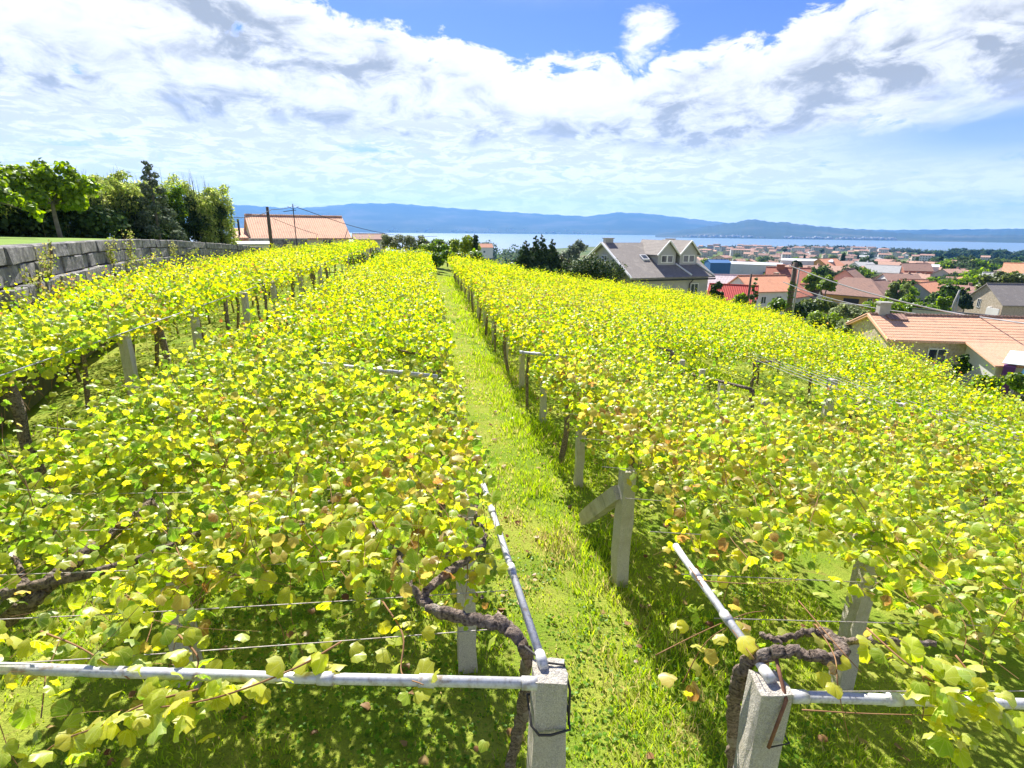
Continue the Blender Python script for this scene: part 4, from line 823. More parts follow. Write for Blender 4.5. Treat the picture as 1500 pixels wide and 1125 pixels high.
# bamboo and shrubs behind the lawn
hb = [(-120, 34, 3.0, 2.5), (-40, 33, 3.2, 2.5), (40, 33, 2.9, 2.2), (110, 34, 3.2, 2.2), (165, 37, 3.6, 1.8), (205, 39, 4.0, 1.8), (240, 42, 3.7, 1.7), (280, 45, 4.5, 1.9), (314, 46, 4.3, 1.6)]
lab = ['tall bamboo clump beyond the left edge of the garden', 'dark bamboo clump behind the young tree', 'dark bamboo clump between the two bright garden trees', 'bamboo clump directly behind the shade tree', 'bamboo clump with yellow green tips next to the shade tree', 'pale tipped bamboo clump between shade tree and conifer', 'dark clump around the foot of the conifer', 'feathery yellow green bamboo clump to the right of the conifer', 'last bamboo clump of the hedge, sunlit along its outer edge']
for i, (u, r_, h, w) in enumerate(hb):
    b0 = atr(u, 358, r_); b0[2] -= .3; rg = np.random.default_rng(40 + i); bl = []
    for j in range(16):
        t = j / 15; bl.append((rg.uniform(-w, w) * .75 * (1 - .3 * t), rg.uniform(-1, 1), h * (.1 + .72 * t), rg.uniform(.55, .9) * (w / 2)))
    for j in range(9): x_ = rg.uniform(-w, w) * .8; bl.append((x_, rg.uniform(-.8, .8), h * rg.uniform(.86, 1.06) * (1 - .1 * abs(x_) / w), .32))
    root = empty('bamboo_clump', tuple(b0), label=lab[i], cat='bamboo', group='bamboo hedge behind the garden lawn')
    m_ = MB()
    for j in range(22):
        x_ = rg.uniform(-w, w) * .7; y_ = rg.uniform(-.9, .9); hh = h * rg.uniform(.8, 1.18); lx = rg.uniform(-.35, .35)
        m_.tube([(x_, y_, 0), (x_ + lx * .2, y_, hh * .5), (x_ + lx * .6, y_, hh * .85), (x_ + lx * 1.3, y_ - .1, hh)], [.02, .018, .012, .004], 4)
    m_.obj('stalks', mat('bamboo_stalk', (.14, .15, .05), .6), root, kind='stuff')
    bl_shade = [b_ for b_ in bl if b_[2] < h * .72]; bl_tip_lit = [b_ for b_ in bl if b_[2] >= h * .6] + ([(w * .75, -.3, h * q_, w * .33) for q_ in (.15, .3, .45, .6, .7)] if i >= 7 else [])  # last clumps: sunlight on the outer edge put in as pale tip-coloured leaves
    pos, Rm, sz, c = crown_arrays(bl_shade, 4200, .20, DARK + [(.07, .11, .03)], inner=.3); V, f_, cc = leaf_arrays(pos, Rm, sz, c, 0); link('shade_dark_leaves', np_mesh('shade_dark_leaves', V, f_, DLEAF, col=cc), root, kind='stuff')  # shade of the backlit hedge front is put into these dark leaf colours
    pos, Rm, sz, c = crown_arrays(bl_tip_lit, 3600, .17, BAM if i != 6 else GREEN, inner=.5); V, f_, cc = leaf_arrays(pos, Rm * np.array([.35, 1, 1])[None, None, :], sz * 1.5, c, 0); link('tips', np_mesh('tips', V, f_, TLEAF, col=cc), root, kind='stuff')
b0 = atr(236, 359, 36.5); bl = []
for j in range(26):
    t = j / 25; a = j * 2.4; w = 1.15 * (1 - t) + .12; bl.append((math.cos(a) * w * .75, math.sin(a) * w * .7, .5 + 3.75 * t, .42 * (1 - .62 * t)))
tree('conifer', 'grey green pointed conifer standing up in the middle of the bamboo hedge', 'tree', b0, bl, ([(0, 0, 0), (0, 0, 2), (0, 0, 4.3)], .09, .03), 5200, .10, [(.12, .16, .09), (.17, .20, .12), (.08, .11, .06)], DLEAF, updir=0, branches=False)

# dark arch and bushes at the far end of the path
for u, v, r_, blobs, lab in ((655, 392, 47.5, [(-1.0, 0, 1.5, .5), (0, 0, 1.7, .45), (1.0, 0, 1.5, .5), (-1.4, .3, .8, .6), (1.5, .3, .8, .6), (-2.4, 0, 1.5, .7), (2.4, 0, 1.5, .7)], 'leafy arch of vines with a dark opening over the far end of the path'),
                        (560, 368, 50, [(i * 1.1 - 5, 0, .9 + .25 * math.sin(i * 2), .6) for i in range(10)], 'green hedge of vines across the far end of the left pergolas'),
                        (700, 386, 50, [(i * 1.1 - 1, .4 * i, 1.0 - .12 * i + .2 * math.sin(i * 2), .7) for i in range(12)], 'darker green hedge of vines along the far edge of the right pergola')):
    b0 = atr(u, v, r_); b0[2] = float(zg(b0[0], b0[1])); tree('vine_hedge', lab, 'hedge', b0, blobs, None, 3200, .2, GREEN, TLEAF)
bushes = [('feathery_shrub', 'grey green feathery shrub at the far end of the vineyard near the house', 590, 362, 56, rblobs(14, 2.2, 1, .0, 1.1, .5, 5), [(.16, .19, .10), (.22, .24, .13)], 3000, .12),
          ('feathery_shrub', 'loose grey green shrub next to the grey one beyond the vineyard', 572, 362, 56, rblobs(9, .8, 1, .0, 1.0, .45, 6), [(.16, .19, .10), (.22, .24, .13)], 2000, .12),
          ('citrus_tree', 'yellow green bush to the left of the narrow cypress', 680, 372, 52, rblobs(14, 1.4, 1, .1, 1.35, .45, 7), [(.30, .36, .05), (.22, .30, .04)], 3000, .15),
          ('green_bush', 'mid green bush beyond the far end of the path', 655, 368, 54, rblobs(10, 1.4, 1, .1, .9, .5, 8), GREEN, 2400, .15),
          ('green_bush', 'low bush on the skyline between the grey shrub and the path', 625, 366, 55, rblobs(10, 1.8, 1, .0, .8, .45, 9), BRIGHT, 2400, .15)]
for nm, lab, u, v, r_, bl, pal, n_, sz_ in bushes:
    b0 = atr(u, v, r_); tree(nm, lab, 'bush', b0, bl, ([(0, 0, -1.5), (0, 0, 0), (0, 0, .8)], .08, .05), n_, sz_, pal)
b0 = atr(697, 376, 51); tree('cypress', 'narrow dark cypress column beyond the far end of the path', 'tree', b0, [(0, 0, .1 + .28 * i, .24) for i in range(7)], ([(0, 0, -1.5), (0, 0, 0), (0, 0, 1.6)], .07, .04), 1600, .09, DARK + [(.07, .10, .04)], DLEAF, branches=False)
for i, (u, vt, w, lab) in enumerate(((770, 352, .8, 'leftmost pointed conifer beyond the right pergola'), (784, 344.5, .62, 'slim pointed conifer second from the left before the water'), (793, 343.5, .85, 'tallest pointed conifer of the dark group before the water'), (808, 350, .7, 'pointed conifer at the right of the dark group'))):
    r_ = 54 + i; b0 = atr(u, 397, r_); h = atr(u, vt, r_)[2] - b0[2]; bl = []
    for j in range(16):
        t = j / 15; a = j * 2.4; ww = 1.5 * w * (1 - t * .93) + .07; bl.append((math.cos(a) * ww * .6, math.sin(a) * ww * .6, .2 + (h - .3) * t, ww * .62))
    tree('pointed_conifer', lab, 'tree', b0, bl, ([(0, 0, -2), (0, 0, h * .5), (0, 0, h * .95)], .1, .02), 3600, .15, DARK + [(.07, .11, .03)], DLEAF, updir=0, branches=False, group='dark pointed conifers beyond the vineyard')
def bush_at(name, lab, cat, u, vtop, vbot, r_, wpx, pal, lm=TLEAF, n_=3500, size=.18, seed=1, group=None, shape=1.0):
    b0 = atr(u, vbot, r_); top = atr(u, vtop, r_)[2]; h = top - b0[2]; w = (np.linalg.norm(atr(u + wpx / 2, vbot, r_) - atr(u - wpx / 2, vbot, r_))) / 2; rg = np.random.default_rng(seed); bl = []; rb = min(w, h) * .42
    yaw = direct(u, vbot)
    for j in range(14):
        x_ = rg.uniform(-1, 1) * (w - rb * .6); t = rg.random(); zz = lerp(rb * .6, max(rb, (h - rb) * (1 - .45 * (abs(x_) / w) ** 2 * shape)), t); y_ = rg.uniform(-.6, .6) * w * .6
        bl.append((x_ * math.cos(yaw) + y_ * math.sin(yaw), -x_ * math.sin(yaw) + y_ * math.cos(yaw), zz, rb * rg.uniform(.7, 1.15)))
    return tree(name, lab, cat, b0, bl, ([(0, 0, -1.5), (0, 0, 0), (0, 0, h * .4)], .03 * h + .04, .02 * h + .03), n_, size, pal, lm, group=group)
bush_at('evergreen_bush', 'big dark glossy bush in front of the slate roofed house', 'bush', 856, 359, 418, 56, 104, DARK + [(.09, .13, .03), (.14, .17, .05)], DLEAF, 6500, .17, 21)
bush_at('evergreen_bush', 'reddish green bush at the left of the big dark bush', 'bush', 822, 374, 402, 60, 36, [(.12, .13, .05), (.16, .12, .06), (.07, .10, .03)], DLEAF, 2600, .17, 22)
for i, (u, vt, r_) in enumerate(((834, 352, 120), (848, 349, 122), (822, 366, 118))):
    bush_at('eucalyptus', ('leftmost', 'tallest', 'lowest')[i] + ' airy eucalyptus behind the gable of the slate roofed house', 'tree', u, vt, 384, r_, 24, [(.10, .13, .08), (.14, .17, .11)], TLEAF, 900, .35, 60 + i)
# ------------------------------------------------------------------ houses
def house(name, label, u, vbase, dist, L, Wd, hw, hr, rot, wall, roof, wins=(), chim=(), over=.35, rt_='gable', thick=.14, group=None, extra=0, cat='house', doors=(), hip=1.0, rid=True):
    """ridge along local x; local -y looks at the camera when rot=0. wins: (face 'f','b','l','r', pos, z, w, h)"""
    b0 = atr(u, vbase, dist); yaw = -direct(u, vbase) + R(rot); r_ = empty(name, tuple(b0), yaw, label=label, cat=cat, group=group)
    l, w = L / 2, Wd / 2; m__ = MB(); z0 = -3.0
    if rt_ in ('gable', 'hip'):
        g = l if rt_ == 'gable' else l
        m__.quad((-l, -w, z0), (l, -w, z0), (l, -w, hw), (-l, -w, hw)); m__.quad((l, w, z0), (-l, w, z0), (-l, w, hw), (l, w, hw))
        if rt_ == 'gable': m__.quad((l, -w, z0), (l, w, z0), (l, w, hw), (l, 0, hw + hr), (l, -w, hw)); m__.quad((-l, w, z0), (-l, -w, z0), (-l, -w, hw), (-l, 0, hw + hr), (-l, w, hw))
        else: m__.quad((l, -w, z0), (l, w, z0), (l, w, hw), (l, -w, hw)); m__.quad((-l, w, z0), (-l, -w, z0), (-l, -w, hw), (-l, w, hw))
        m__.obj('wall', wall, r_)
        k_ = hr / w; ow = w + over; ez = hw - over * k_; t = thick; m__ = MB()
        if rt_ == 'gable':
            lo = l + over * .8; m__.slab([(-lo, -ow, ez + t), (lo, -ow, ez + t), (lo, 0, hw + hr + t), (-lo, 0, hw + hr + t)], t); m__.slab([(lo, ow, ez + t), (-lo, ow, ez + t), (-lo, 0, hw + hr + t + .004), (lo, 0, hw + hr + t + .004)], t)
            if rid: m__.tube([(-lo, 0, hw + hr + t + .02), (lo, 0, hw + hr + t + .02)], .10, 6)
        else:
            lo = l + over; q = max(.2, l - w * hip); A, B = (-q, 0, hw + hr + t), (q, 0, hw + hr + t); c = [(-lo, -ow, ez + t), (lo, -ow, ez + t), (lo, ow, ez + t), (-lo, ow, ez + t)]
            m__.slab([c[0], c[1], B, A], t); m__.slab([c[2], c[3], A, B], t); m__.slab([c[1], c[2], B], t); m__.slab([c[3], c[0], A], t)
        m__.obj('roof', roof, r_)
    elif rt_ == 'flat':
        m__.box(-l, l, -w, w, z0, hw); m__.obj('wall', wall, r_); m__ = MB(); m__.box(-l - over, l + over, -w - over, w + over, hw + .003, hw + .25); m__.obj('roof', roof, r_)
    elif rt_ == 'shed':
        m__.quad((-l, -w, z0), (l, -w, z0), (l, -w, hw), (-l, -w, hw)); m__.quad((l, w, z0), (-l, w, z0), (-l, w, hw + hr), (l, w, hw + hr)); m__.quad((l, -w, z0), (l, w, z0), (l, w, hw + hr), (l, -w, hw)); m__.quad((-l, w, z0), (-l, -w, z0), (-l, -w, hw), (-l, w, hw + hr)); m__.obj('wall', wall, r_)
        k_ = hr / Wd; m__ = MB(); m__.slab([(-l - over, -w - over, hw - over * k_ + thick), (l + over, -w - over, hw - over * k_ + thick), (l + over, w, hw + hr + thick), (-l - over, w, hw + hr + thick)], thick); m__.obj('roof', roof, r_)
    for (fc_, p, z, ww, hh) in wins:
        fr, gl = MB(), MB(); D = .05
        def put(mb, a0, a1, z0_, z1_, d0, d1):
            if fc_ == 'f': mb.box(a0, a1, -w - d1, -w - d0, z0_, z1_)
            elif fc_ == 'b': mb.box(a0, a1, w + d0, w + d1, z0_, z1_)
            elif fc_ == 'l': mb.box(-l - d1, -l - d0, a0, a1, z0_, z1_)
            else: mb.box(l + d0, l + d1, a0, a1, z0_, z1_)
        a0, a1, z0_, z1_ = p - ww / 2, p + ww / 2, z, z + hh; e = .07
        put(fr, a0, a1, z0_, z0_ + e, .003, D + .03); put(fr, a0, a1, z1_ - e, z1_, .003, D + .03); put(fr, a0, a0 + e, z0_ + e, z1_ - e, .003, D); put(fr, a1 - e, a1, z0_ + e, z1_ - e, .003, D); put(fr, p - e * .4, p + e * .4, z0_ + e, z1_ - e, .006, D)
        fo = fr.obj('window', FRAMEW, r_); put(gl, a0 + e, a1 - e, z0_ + e, z1_ - e, .004, .02); gl.obj('pane', GLASS, fo)
    for (cx, cy, cw, chh, cm) in chim:
        zz = hw + hr * (1 - abs(cy) / w) - .3; m__ = MB(); m__.box(cx - cw / 2, cx + cw / 2, cy - cw * .35, cy + cw * .35, zz, zz + chh); m__.box(cx - cw * .6, cx + cw * .6, cy - cw * .45, cy + cw * .45, zz + chh + .002, zz + chh + .1); m__.obj('chimney', cm, r_)
    return r_
# A: salmon roofed house on the left skyline
hA = house('house', 'house with a long salmon tiled roof on the left skyline behind the vineyard', 438, 373, 66, 9.6, 6.5, 1.9, 2.1, 10, W_CREAM, R_SALMON, [('f', 2.5, .8, 1.2, 1.0), ('f', -1, .8, 1.2, 1.0)], [(-4.6, .2, .5, .6, W_PINK)], over=.3)
m_ = MB(); m_.slab([(-6.6, -3.0, 1.9), (-5.1, -3.0, 1.9), (-5.1, .5, 2.8), (-6.6, .5, 2.8)], .14); m_.box(-6.5, -5.2, -2.7, .5, -2, 1.7); m_.obj('side_wing', R_SALMON, hA)
m_ = MB(); m_.tube([(-5.9, -2.0, 2.0), (-5.9, -2.0, 3.7)], .10, 8); m_.obj('flue', METAL, hA)
b0 = atr(410, 362, 60); r0_ = empty('garden_wall', tuple(b0), -direct(410, 362), label='low dark stone wall in front of the salmon roofed house', cat='wall'); m_ = MB(); m_.box(-2.6, 2.6, -.15, .15, -1.5, .75); m_.obj('wall_body', WSTONE, r0_); m_ = MB(); m_.box(-2.7, 2.7, -.2, .2, .753, .83); m_.obj('coping', CONC, r0_)
b0 = atr(367, 364, 56); r0_ = empty('shed', tuple(b0), -direct(367, 362), label='low white sheet roof at the far end of the stone wall', cat='shed'); m_ = MB(); m_.box(-1.5, 1.5, -1, 1, -2, .35); m_.obj('wall', W_WHITE, r0_); m_ = MB(); m_.slab([(-1.7, -1.2, .45), (1.7, -1.2, .45), (1.7, 1.2, .62), (-1.7, 1.2, .62)], .06); m_.obj('roof', R_WHITE, r0_)
# B: slate roofed house with dormers
LB, WB, hwB, hrB = 9.4, 11.2, 4.6, 2.95; dB = 63
hB = house('house', 'large grey slate roofed house with two gabled dormers facing the vineyard', 934, 457, dB, LB, WB, hwB, hrB, 34, W_CREAM if False else W_GREY, R_SLATE, [('f', 3.0, 2.2, 1.0, 1.5), ('f', -2.0, 2.4, 1.1, 1.2), ('l', -2.2, 2.3, 1.1, 1.3), ('l', 2.2, 2.3, 1.1, 1.3), ('l', 0, 5.2, 1.1, 1.2)], [(-4.2, .3, .9, 1.0, CONC), (4.1, .6, .8, 1.1, CONC)], over=.55, rid=False)
m_ = MB()
for sx in (-1,):
    l_ = LB / 2 + .46; k_ = hrB / (WB / 2)
    for s_ in (-1, 1): m_.tube([(sx * l_, s_ * (WB / 2 + .55), hwB - .55 * k_ + .12), (sx * l_, 0, hwB + hrB + .13)], .13, 6); m_.tube([(sx * (l_ - .02) + 0, s_ * 2.6, hwB + .6), (sx * (l_ - .02), 0, hwB + hrB - 1.4)], .09, 6)
m_.obj('verge_board', FRAMEW, hB)
m_ = MB(); m_.tube([(-LB / 2 - .4, -WB / 2 - .62, hwB - .42), (LB / 2 + .4, -WB / 2 - .62, hwB - .42)], .08, 6); m_.tube([(2.3, -WB / 2 - .62, hwB - .45), (2.3, -WB / 2 - .1, hwB - .9), (2.3, -WB / 2 - .1, -2)], .06, 6); m_.obj('gutter', METAL, hB)
def dormer(x, w=2.3, y0=-4.1, zb_=None):
    k_ = hrB / (WB / 2); zs = hwB + (WB / 2 + y0) * k_ + .14; ht = zs + 1.25; rd = 1.15; yb = -WB / 2 + (ht + rd - hwB) / k_; ye = -WB / 2 + (ht - hwB) / k_ + .2; h_ = w / 2
    m__ = MB(); m__.quad((x - h_, y0, zs - .4), (x + h_, y0, zs - .4), (x + h_, y0, ht), (x, y0, ht + rd), (x - h_, y0, ht)); m__.quad((x + h_, y0, zs - .4), (x + h_, ye, ht - .2), (x + h_, ye, ht), (x + h_, y0, ht)); m__.quad((x - h_, ye, ht - .2), (x - h_, y0, zs - .4), (x - h_, y0, ht), (x - h_, ye, ht)); d_ = m__.obj('dormer', mat('dormer_render', (.42, .42, .42), .8), hB)
    m__ = MB(); o_ = .3; kk = rd / h_
    for s_ in (-1, 1):
        P_ = [(x + s_ * (h_ + o_), y0 - .3, ht - o_ * kk + .1), (x + s_ * (h_ + o_), yb - .9, ht - o_ * kk + .1), (x, yb, ht + rd + .1), (x, y0 - .3, ht + rd + .1)]; m__.slab(P_ if s_ > 0 else P_[::-1], .1)
    m__.obj('dormer_roof', R_SLATE, d_)
    m__ = MB()
    for s_ in (-1, 1): m__.tube([(x + s_ * (h_ + o_), y0 - .33, ht - o_ * kk + .05), (x, y0 - .33, ht + rd + .06)], .08, 6)
    # raking parapets running down the roof from each dormer cheek
    m__.tube([(x + h_ + .05, y0 - .05, zs + .1), (x + h_ + .75, -WB / 2 - .4, hwB + .0)], .09, 6); m__.obj('trim', FRAMEW, d_)
    m__ = MB(); e = .08; ww, hh, zw = 1.5, .78, zs + .22
    for (a0, a1, c0, c1) in ((-ww / 2, ww / 2, 0, e), (-ww / 2, ww / 2, hh - e, hh), (-ww / 2, -ww / 2 + e, e, hh - e), (ww / 2 - e, ww / 2, e, hh - e), (-e, e, e, hh - e)): m__.box(x + a0, x + a1, y0 - .07, y0 - .003, zw + c0, zw + c1)
    m__.obj('window_frame', FRAMEW, d_); m__ = MB(); m__.box(x - ww / 2 + e, x + ww / 2 - e, y0 - .03, y0 - .002, zw + e, zw + hh - e); m__.obj('pane', GLASS, d_)
dormer(.35, 2.2); dormer(3.1, 2.2)
m_ = MB(); m_.box(-1.7, -1.0, -2.45, -2.35, 0, .02); k_ = hrB / (WB / 2); zz = hwB + (WB / 2 - 2.9) * k_ + .16
m_ = MB(); m_.slab([(-2.0, -3.3, hwB + (WB / 2 - 3.3) * k_ + .3), (-1.2, -3.3, hwB + (WB / 2 - 3.3) * k_ + .3), (-1.2, -2.5, hwB + (WB / 2 - 2.5) * k_ + .3), (-2.0, -2.5, hwB + (WB / 2 - 2.5) * k_ + .3)], .14); m_.obj('skylight', FRAMEW, hB)
m_ = MB(); m_.slab([(-1.9, -3.2, hwB + (WB / 2 - 3.2) * k_ + .31), (-1.3, -3.2, hwB + (WB / 2 - 3.2) * k_ + .31), (-1.3, -2.6, hwB + (WB / 2 - 2.6) * k_ + .31), (-1.9, -2.6, hwB + (WB / 2 - 2.6) * k_ + .31)], .02); m_.obj('pane', GLASS, hB)
# C: the cluster of red roofs right of it
house('house', 'low house with a bright red sheet roof right of the slate roofed house', 1070, 455, 78, 5.6, 5.4, 1.6, 1.7, -4, W_WHITE, R_RED, [('l', 0, .3, .9, .9)], over=.35)
house('house', 'long building with a pale pink sheet roof behind the red roof', 1064, 446, 92, 9.0, 7.0, 2.6, 1.9, 14, W_WHITE, R_PINK, [('f', -2, .9, 1.2, 1.1), ('l', 0, .9, 1.2, 1.1), ('f', 2, .9, 1.2, 1.1)], over=.3)
house('house', 'white walled house with an orange tiled roof and two small windows', 1108, 462, 90, 7.6, 6.2, 4.1, 1.8, 38, W_WHITE, R_ORANGE, [('f', -1.6, 2.2, .9, 1.1), ('f', 1.0, 2.2, .9, 1.1), ('l', 0, 2.0, .9, 1.1), ('f', -.2, .1, 1.6, 1.6)], over=.4)
house('house', 'house with a broad grey rendered gable next to the orange tiled roof', 1130, 452, 116, 9.0, 9.6, 2.9, 3.0, 62, W_GREY, R_BRICK, [('l', -1.5, .8, 1.3, .9), ('l', 2, .9, 1.2, 1)], [(1.5, .8, .9, 1.6, W_STONE)], over=.45)
house('house', 'house with a brick red tiled roof and a square chimney behind the grey gable', 1150, 425, 138, 8.5, 7.2, 2.0, 2.9, 4, W_CREAM, R_RED if False else R_BRICK, [('f', 2, .5, 1.2, 1)], [(-1.6, 0, 1.6, 1.0, W_BRICK)], over=.4)
house('house', 'low dark red roofed house behind the ivy covered utility pole', 1165, 447, 127, 8, 6.5, 1.6, 2.0, -16, W_WHITE, R_BROWN, [('f', 1, .2, 1, .9)], over=.4)
house('house', 'low house with a salmon tiled roof right of the ivy covered pole', 1205, 445, 144, 9, 7, 2.0, 1.8, -4, W_YELLOW, R_ORANGE, [('f', -2, .6, 1.2, .9)], over=.4, rt_='hip')
hD = house('house', 'yellow walled house with a wide brown tiled roof and a dark garage opening', 1249, 447, 135, 11.5, 8.6, 2.7, 2.9, -12, W_YELLOW, R_BROWN, [('f', 3.8, .9, .9, 1.2)], over=.6, rt_='hip', hip=.8)
m_ = MB(); m_.box(-.9, 1.9, -4.37, -4.303, .6, 1.8); m_.obj('garage_opening', METAL, hD)
house('house', 'brown gabled house rising behind the yellow walled house', 1238, 432, 155, 7.5, 7.5, 3.2, 2.9, 78, W_PINK, R_BROWN, [('l', 0, 2.8, 1.2, .9)], over=.5)
house('house', 'house with a brown roof and a dark arch right behind the yellow walled house', 1276, 442, 149, 7, 7, 2.6, 2.2, 60, W_STONE, R_BROWN, [('l', 0, .8, 1.6, 1.3)], over=.4)
house('house', 'grey rendered house with a pale edged gable and salmon roof among trees', 1350, 446, 186, 9.5, 9.5, 2.9, 3.1, 68, W_GREY, R_ORANGE, [('l', -1.5, .6, 1.6, 1.2), ('l', 1.2, 3.0, .9, 1.0), ('l', 2.5, .6, 1.2, 1.2)], over=.5)
house('house', 'house with a rust tiled roof behind the gabled grey house', 1334, 432, 207, 7, 7, 2.2, 2.4, 20, W_PINK, R_ORANGE, [('f', 0, .6, 1.2, 1)], over=.4)
house('house', 'low villa with a wide orange tiled roof on the wooded slope', 1425, 426, 235, 17, 9, 2.0, 2.2, -6, W_CREAM, R_ORANGE, [('f', -4, .6, 1.4, 1.1), ('f', 2, .6, 1.4, 1.1)], over=.7, rt_='hip')
hG = house('house', 'big old stone house with a weathered dark tiled roof and white steps', 1478, 462, 127, 9.5, 8.0, 2.4, 2.9, 40, W_STONE, R_BROWN if False else R_SLATE, [('l', 1, 1.2, .8, 1.5), ('f', 1, .8, 1.0, 1.0)], over=.4)
m_ = MB()
for i in range(6): m_.box(-4.9 - .3, -4.9 + .4, -3.9 + i * .38, -3.55 + i * .38, -1, .1 + i * .32)
m_.box(-5.35, -5.22, -4.2, -1.6, -1, 1.6); m_.obj('steps', W_WHITE, hG)
house('house', 'grey roofed house with a white dormer at the right edge above the old stone house', 1482, 440, 155, 11, 8, 3.0, 2.4, 6, W_WHITE, R_GREY, [('f', 1, 1.0, 1, 1.2)], [(-3.5, 0, .9, .8, W_STONE)], over=.4)
house('house', 'house with a peach tiled roof behind the right edge houses', 1500, 425, 177, 9, 7, 4.0, 2.0, 0, W_CREAM, R_ORANGE, [], over=.4)
house('house', 'stone hut with a dark doorway left of the old stone house', 1412, 455, 144, 5, 5, 1.2, 1.6, 50, W_STONE, R_GREY, [], over=.3)
b0 = atr(1335, 462, 76); r0_ = empty('boundary_wall', tuple(b0), -direct(1350, 455) - R(9), label='long low grey wall with a dark top behind the orange tiled roof', cat='wall'); m_ = MB(); m_.box(0, 9, -.15, .15, -2, .75); m_.obj('wall_body', W_GREY, r0_); m_ = MB(); m_.box(-.05, 9.05, -.22, .22, .753, .84); m_.obj('coping', METAL, r0_)
# E: long orange tiled stone house at the right
hE = house('house', 'long rubble stone house with a weathered orange tiled roof below the vineyard', 1452, 549, 50, 17.5, 5.2, 2.85, 1.1, 37, W_STONE, roofm('long_house_tile', (.66, .36, .22), (.76, .46, .30), (.50, .32, .22), 6.3, 8.0, .5), [('f', -5.6, 1.2, 1.2, 1.1), ('f', 1.2, .9, 1.4, 1.3)], [(-8.0, .1, .7, 1.25, CONC)], over=.35, rid=False)
hE.name = 'long_house'
m_ = MB()
for i in range(34): m_.tube([(-8.9 + i * .53, -.0, 4.12), (-8.9 + i * .53 + .5, 0, 4.15)], .09, 6)
m_.obj('ridge_tiles', R_BROWN, hE, kind='stuff')
m_ = MB(); k_ = 1.1 / 2.6; m_.tube([(-8.98, -2.9, 2.86), (-8.98, 0, 4.12)], .09, 6); m_.tube([(-8.98, 2.9, 2.86), (-8.98, 0, 4.12)], .09, 6); m_.obj('verge_tiles', R_SALMON, hE)
m_ = MB()
for j in range(9):    # raised tile courses that throw thin shadows
    t = j / 9; y_ = -2.93 + 2.8 * t; z_ = 2.85 - .35 * k_ + .145 + (y_ + 2.95) * k_; m_.slab([(-8.9, y_, z_ + .012), (8.9, y_, z_ + .012), (8.9, y_ + .26, z_ + .26 * k_ + .002), (-8.9, y_ + .26, z_ + .26 * k_ + .002)], .02)
m_.obj('tile_courses', MATS['long_house_tile'], hE, kind='stuff')
m_ = MB(); m_.slab([(-7.9, -.75, 3.9), (-6.7, -.75, 3.9), (-6.7, -.1, 4.17), (-7.9, -.1, 4.17)], .05); m_.obj('dark_tile_patch', R_BROWN, hE)
m_ = MB(); m_.slab([(1.6, -1.1, 3.74), (2.2, -1.1, 3.74), (2.2, -.7, 3.91), (1.6, -.7, 3.91)], .05); m_.obj('skylight', FRAMEW, hE)
# annex
m_ = MB(); m_.quad((-3.9, -5.4, -2), (-.4, -5.4, -2), (-.4, -5.4, 1.9), (-3.9, -5.4, 1.9)); m_.quad((-3.9, -2.61, -2), (-3.9, -5.4, -2), (-3.9, -5.4, 1.9), (-3.9, -2.61, 2.7)); m_.quad((-.4, -5.4, -2), (-.4, -2.61, -2), (-.4, -2.61, 2.7), (-.4, -5.4, 1.9)); m_.obj('annex', W_WHITE, hE)
m_ = MB(); m_.slab([(-4.2, -5.7, 1.95), (-.1, -5.7, 1.95), (-.3, -2.7, 2.93), (-4.3, -2.7, 2.93)], .1); m_.obj('annex_roof', MATS['long_house_tile'], hE)
m_ = MB(); m_.box(-1.9, -1.2, -5.46, -5.403, .5, 1.5); wn = m_.obj('window', FRAMEW, hE); m_ = MB(); m_.box(-1.83, -1.27, -5.48, -5.462, .57, 1.43); m_.obj('pane', GLASS, wn)
m_ = MB(); m_.tube([(.1, -3.0, 2.6), (.1, -3.0, -1)], .06, 6); m_.obj('downpipe', CONC, hE)
b0 = atr(1540, 570, 44); ca = empty('canopy_shelter', tuple(b0), -direct(1475, 550), label='makeshift shelter of white and blue tarps in front of the long house', cat='shelter')
m_ = MB(); m_.slab([(-2.4, -1, 1.35), (4, -1, 1.5), (4, 1.2, 2.0), (-2.2, 1.2, 1.8)], .04); m_.obj('white_sheet', TARPW, ca)
m_ = MB(); m_.slab([(-1.7, -1.5, .2), (3.5, -1.5, .3), (3.6, -1.02, 1.3), (-1.4, -1.02, 1.2)], .03); m_.obj('blue_sheet', TARP, ca)
m_ = MB(); m_.box(-2.3, -1.75, -1.1, .8, -.6, 1.2); m_.obj('purple_cloth', PURP, ca)
m_ = MB()
for i in range(22): m_.box(-1.8 + i * .24, -1.76 + i * .24, -1.7, -1.66, -1, .3)
m_.box(-1.9, 3.6, -1.72, -1.64, .3, .36); m_.obj('railing', METAL, ca)

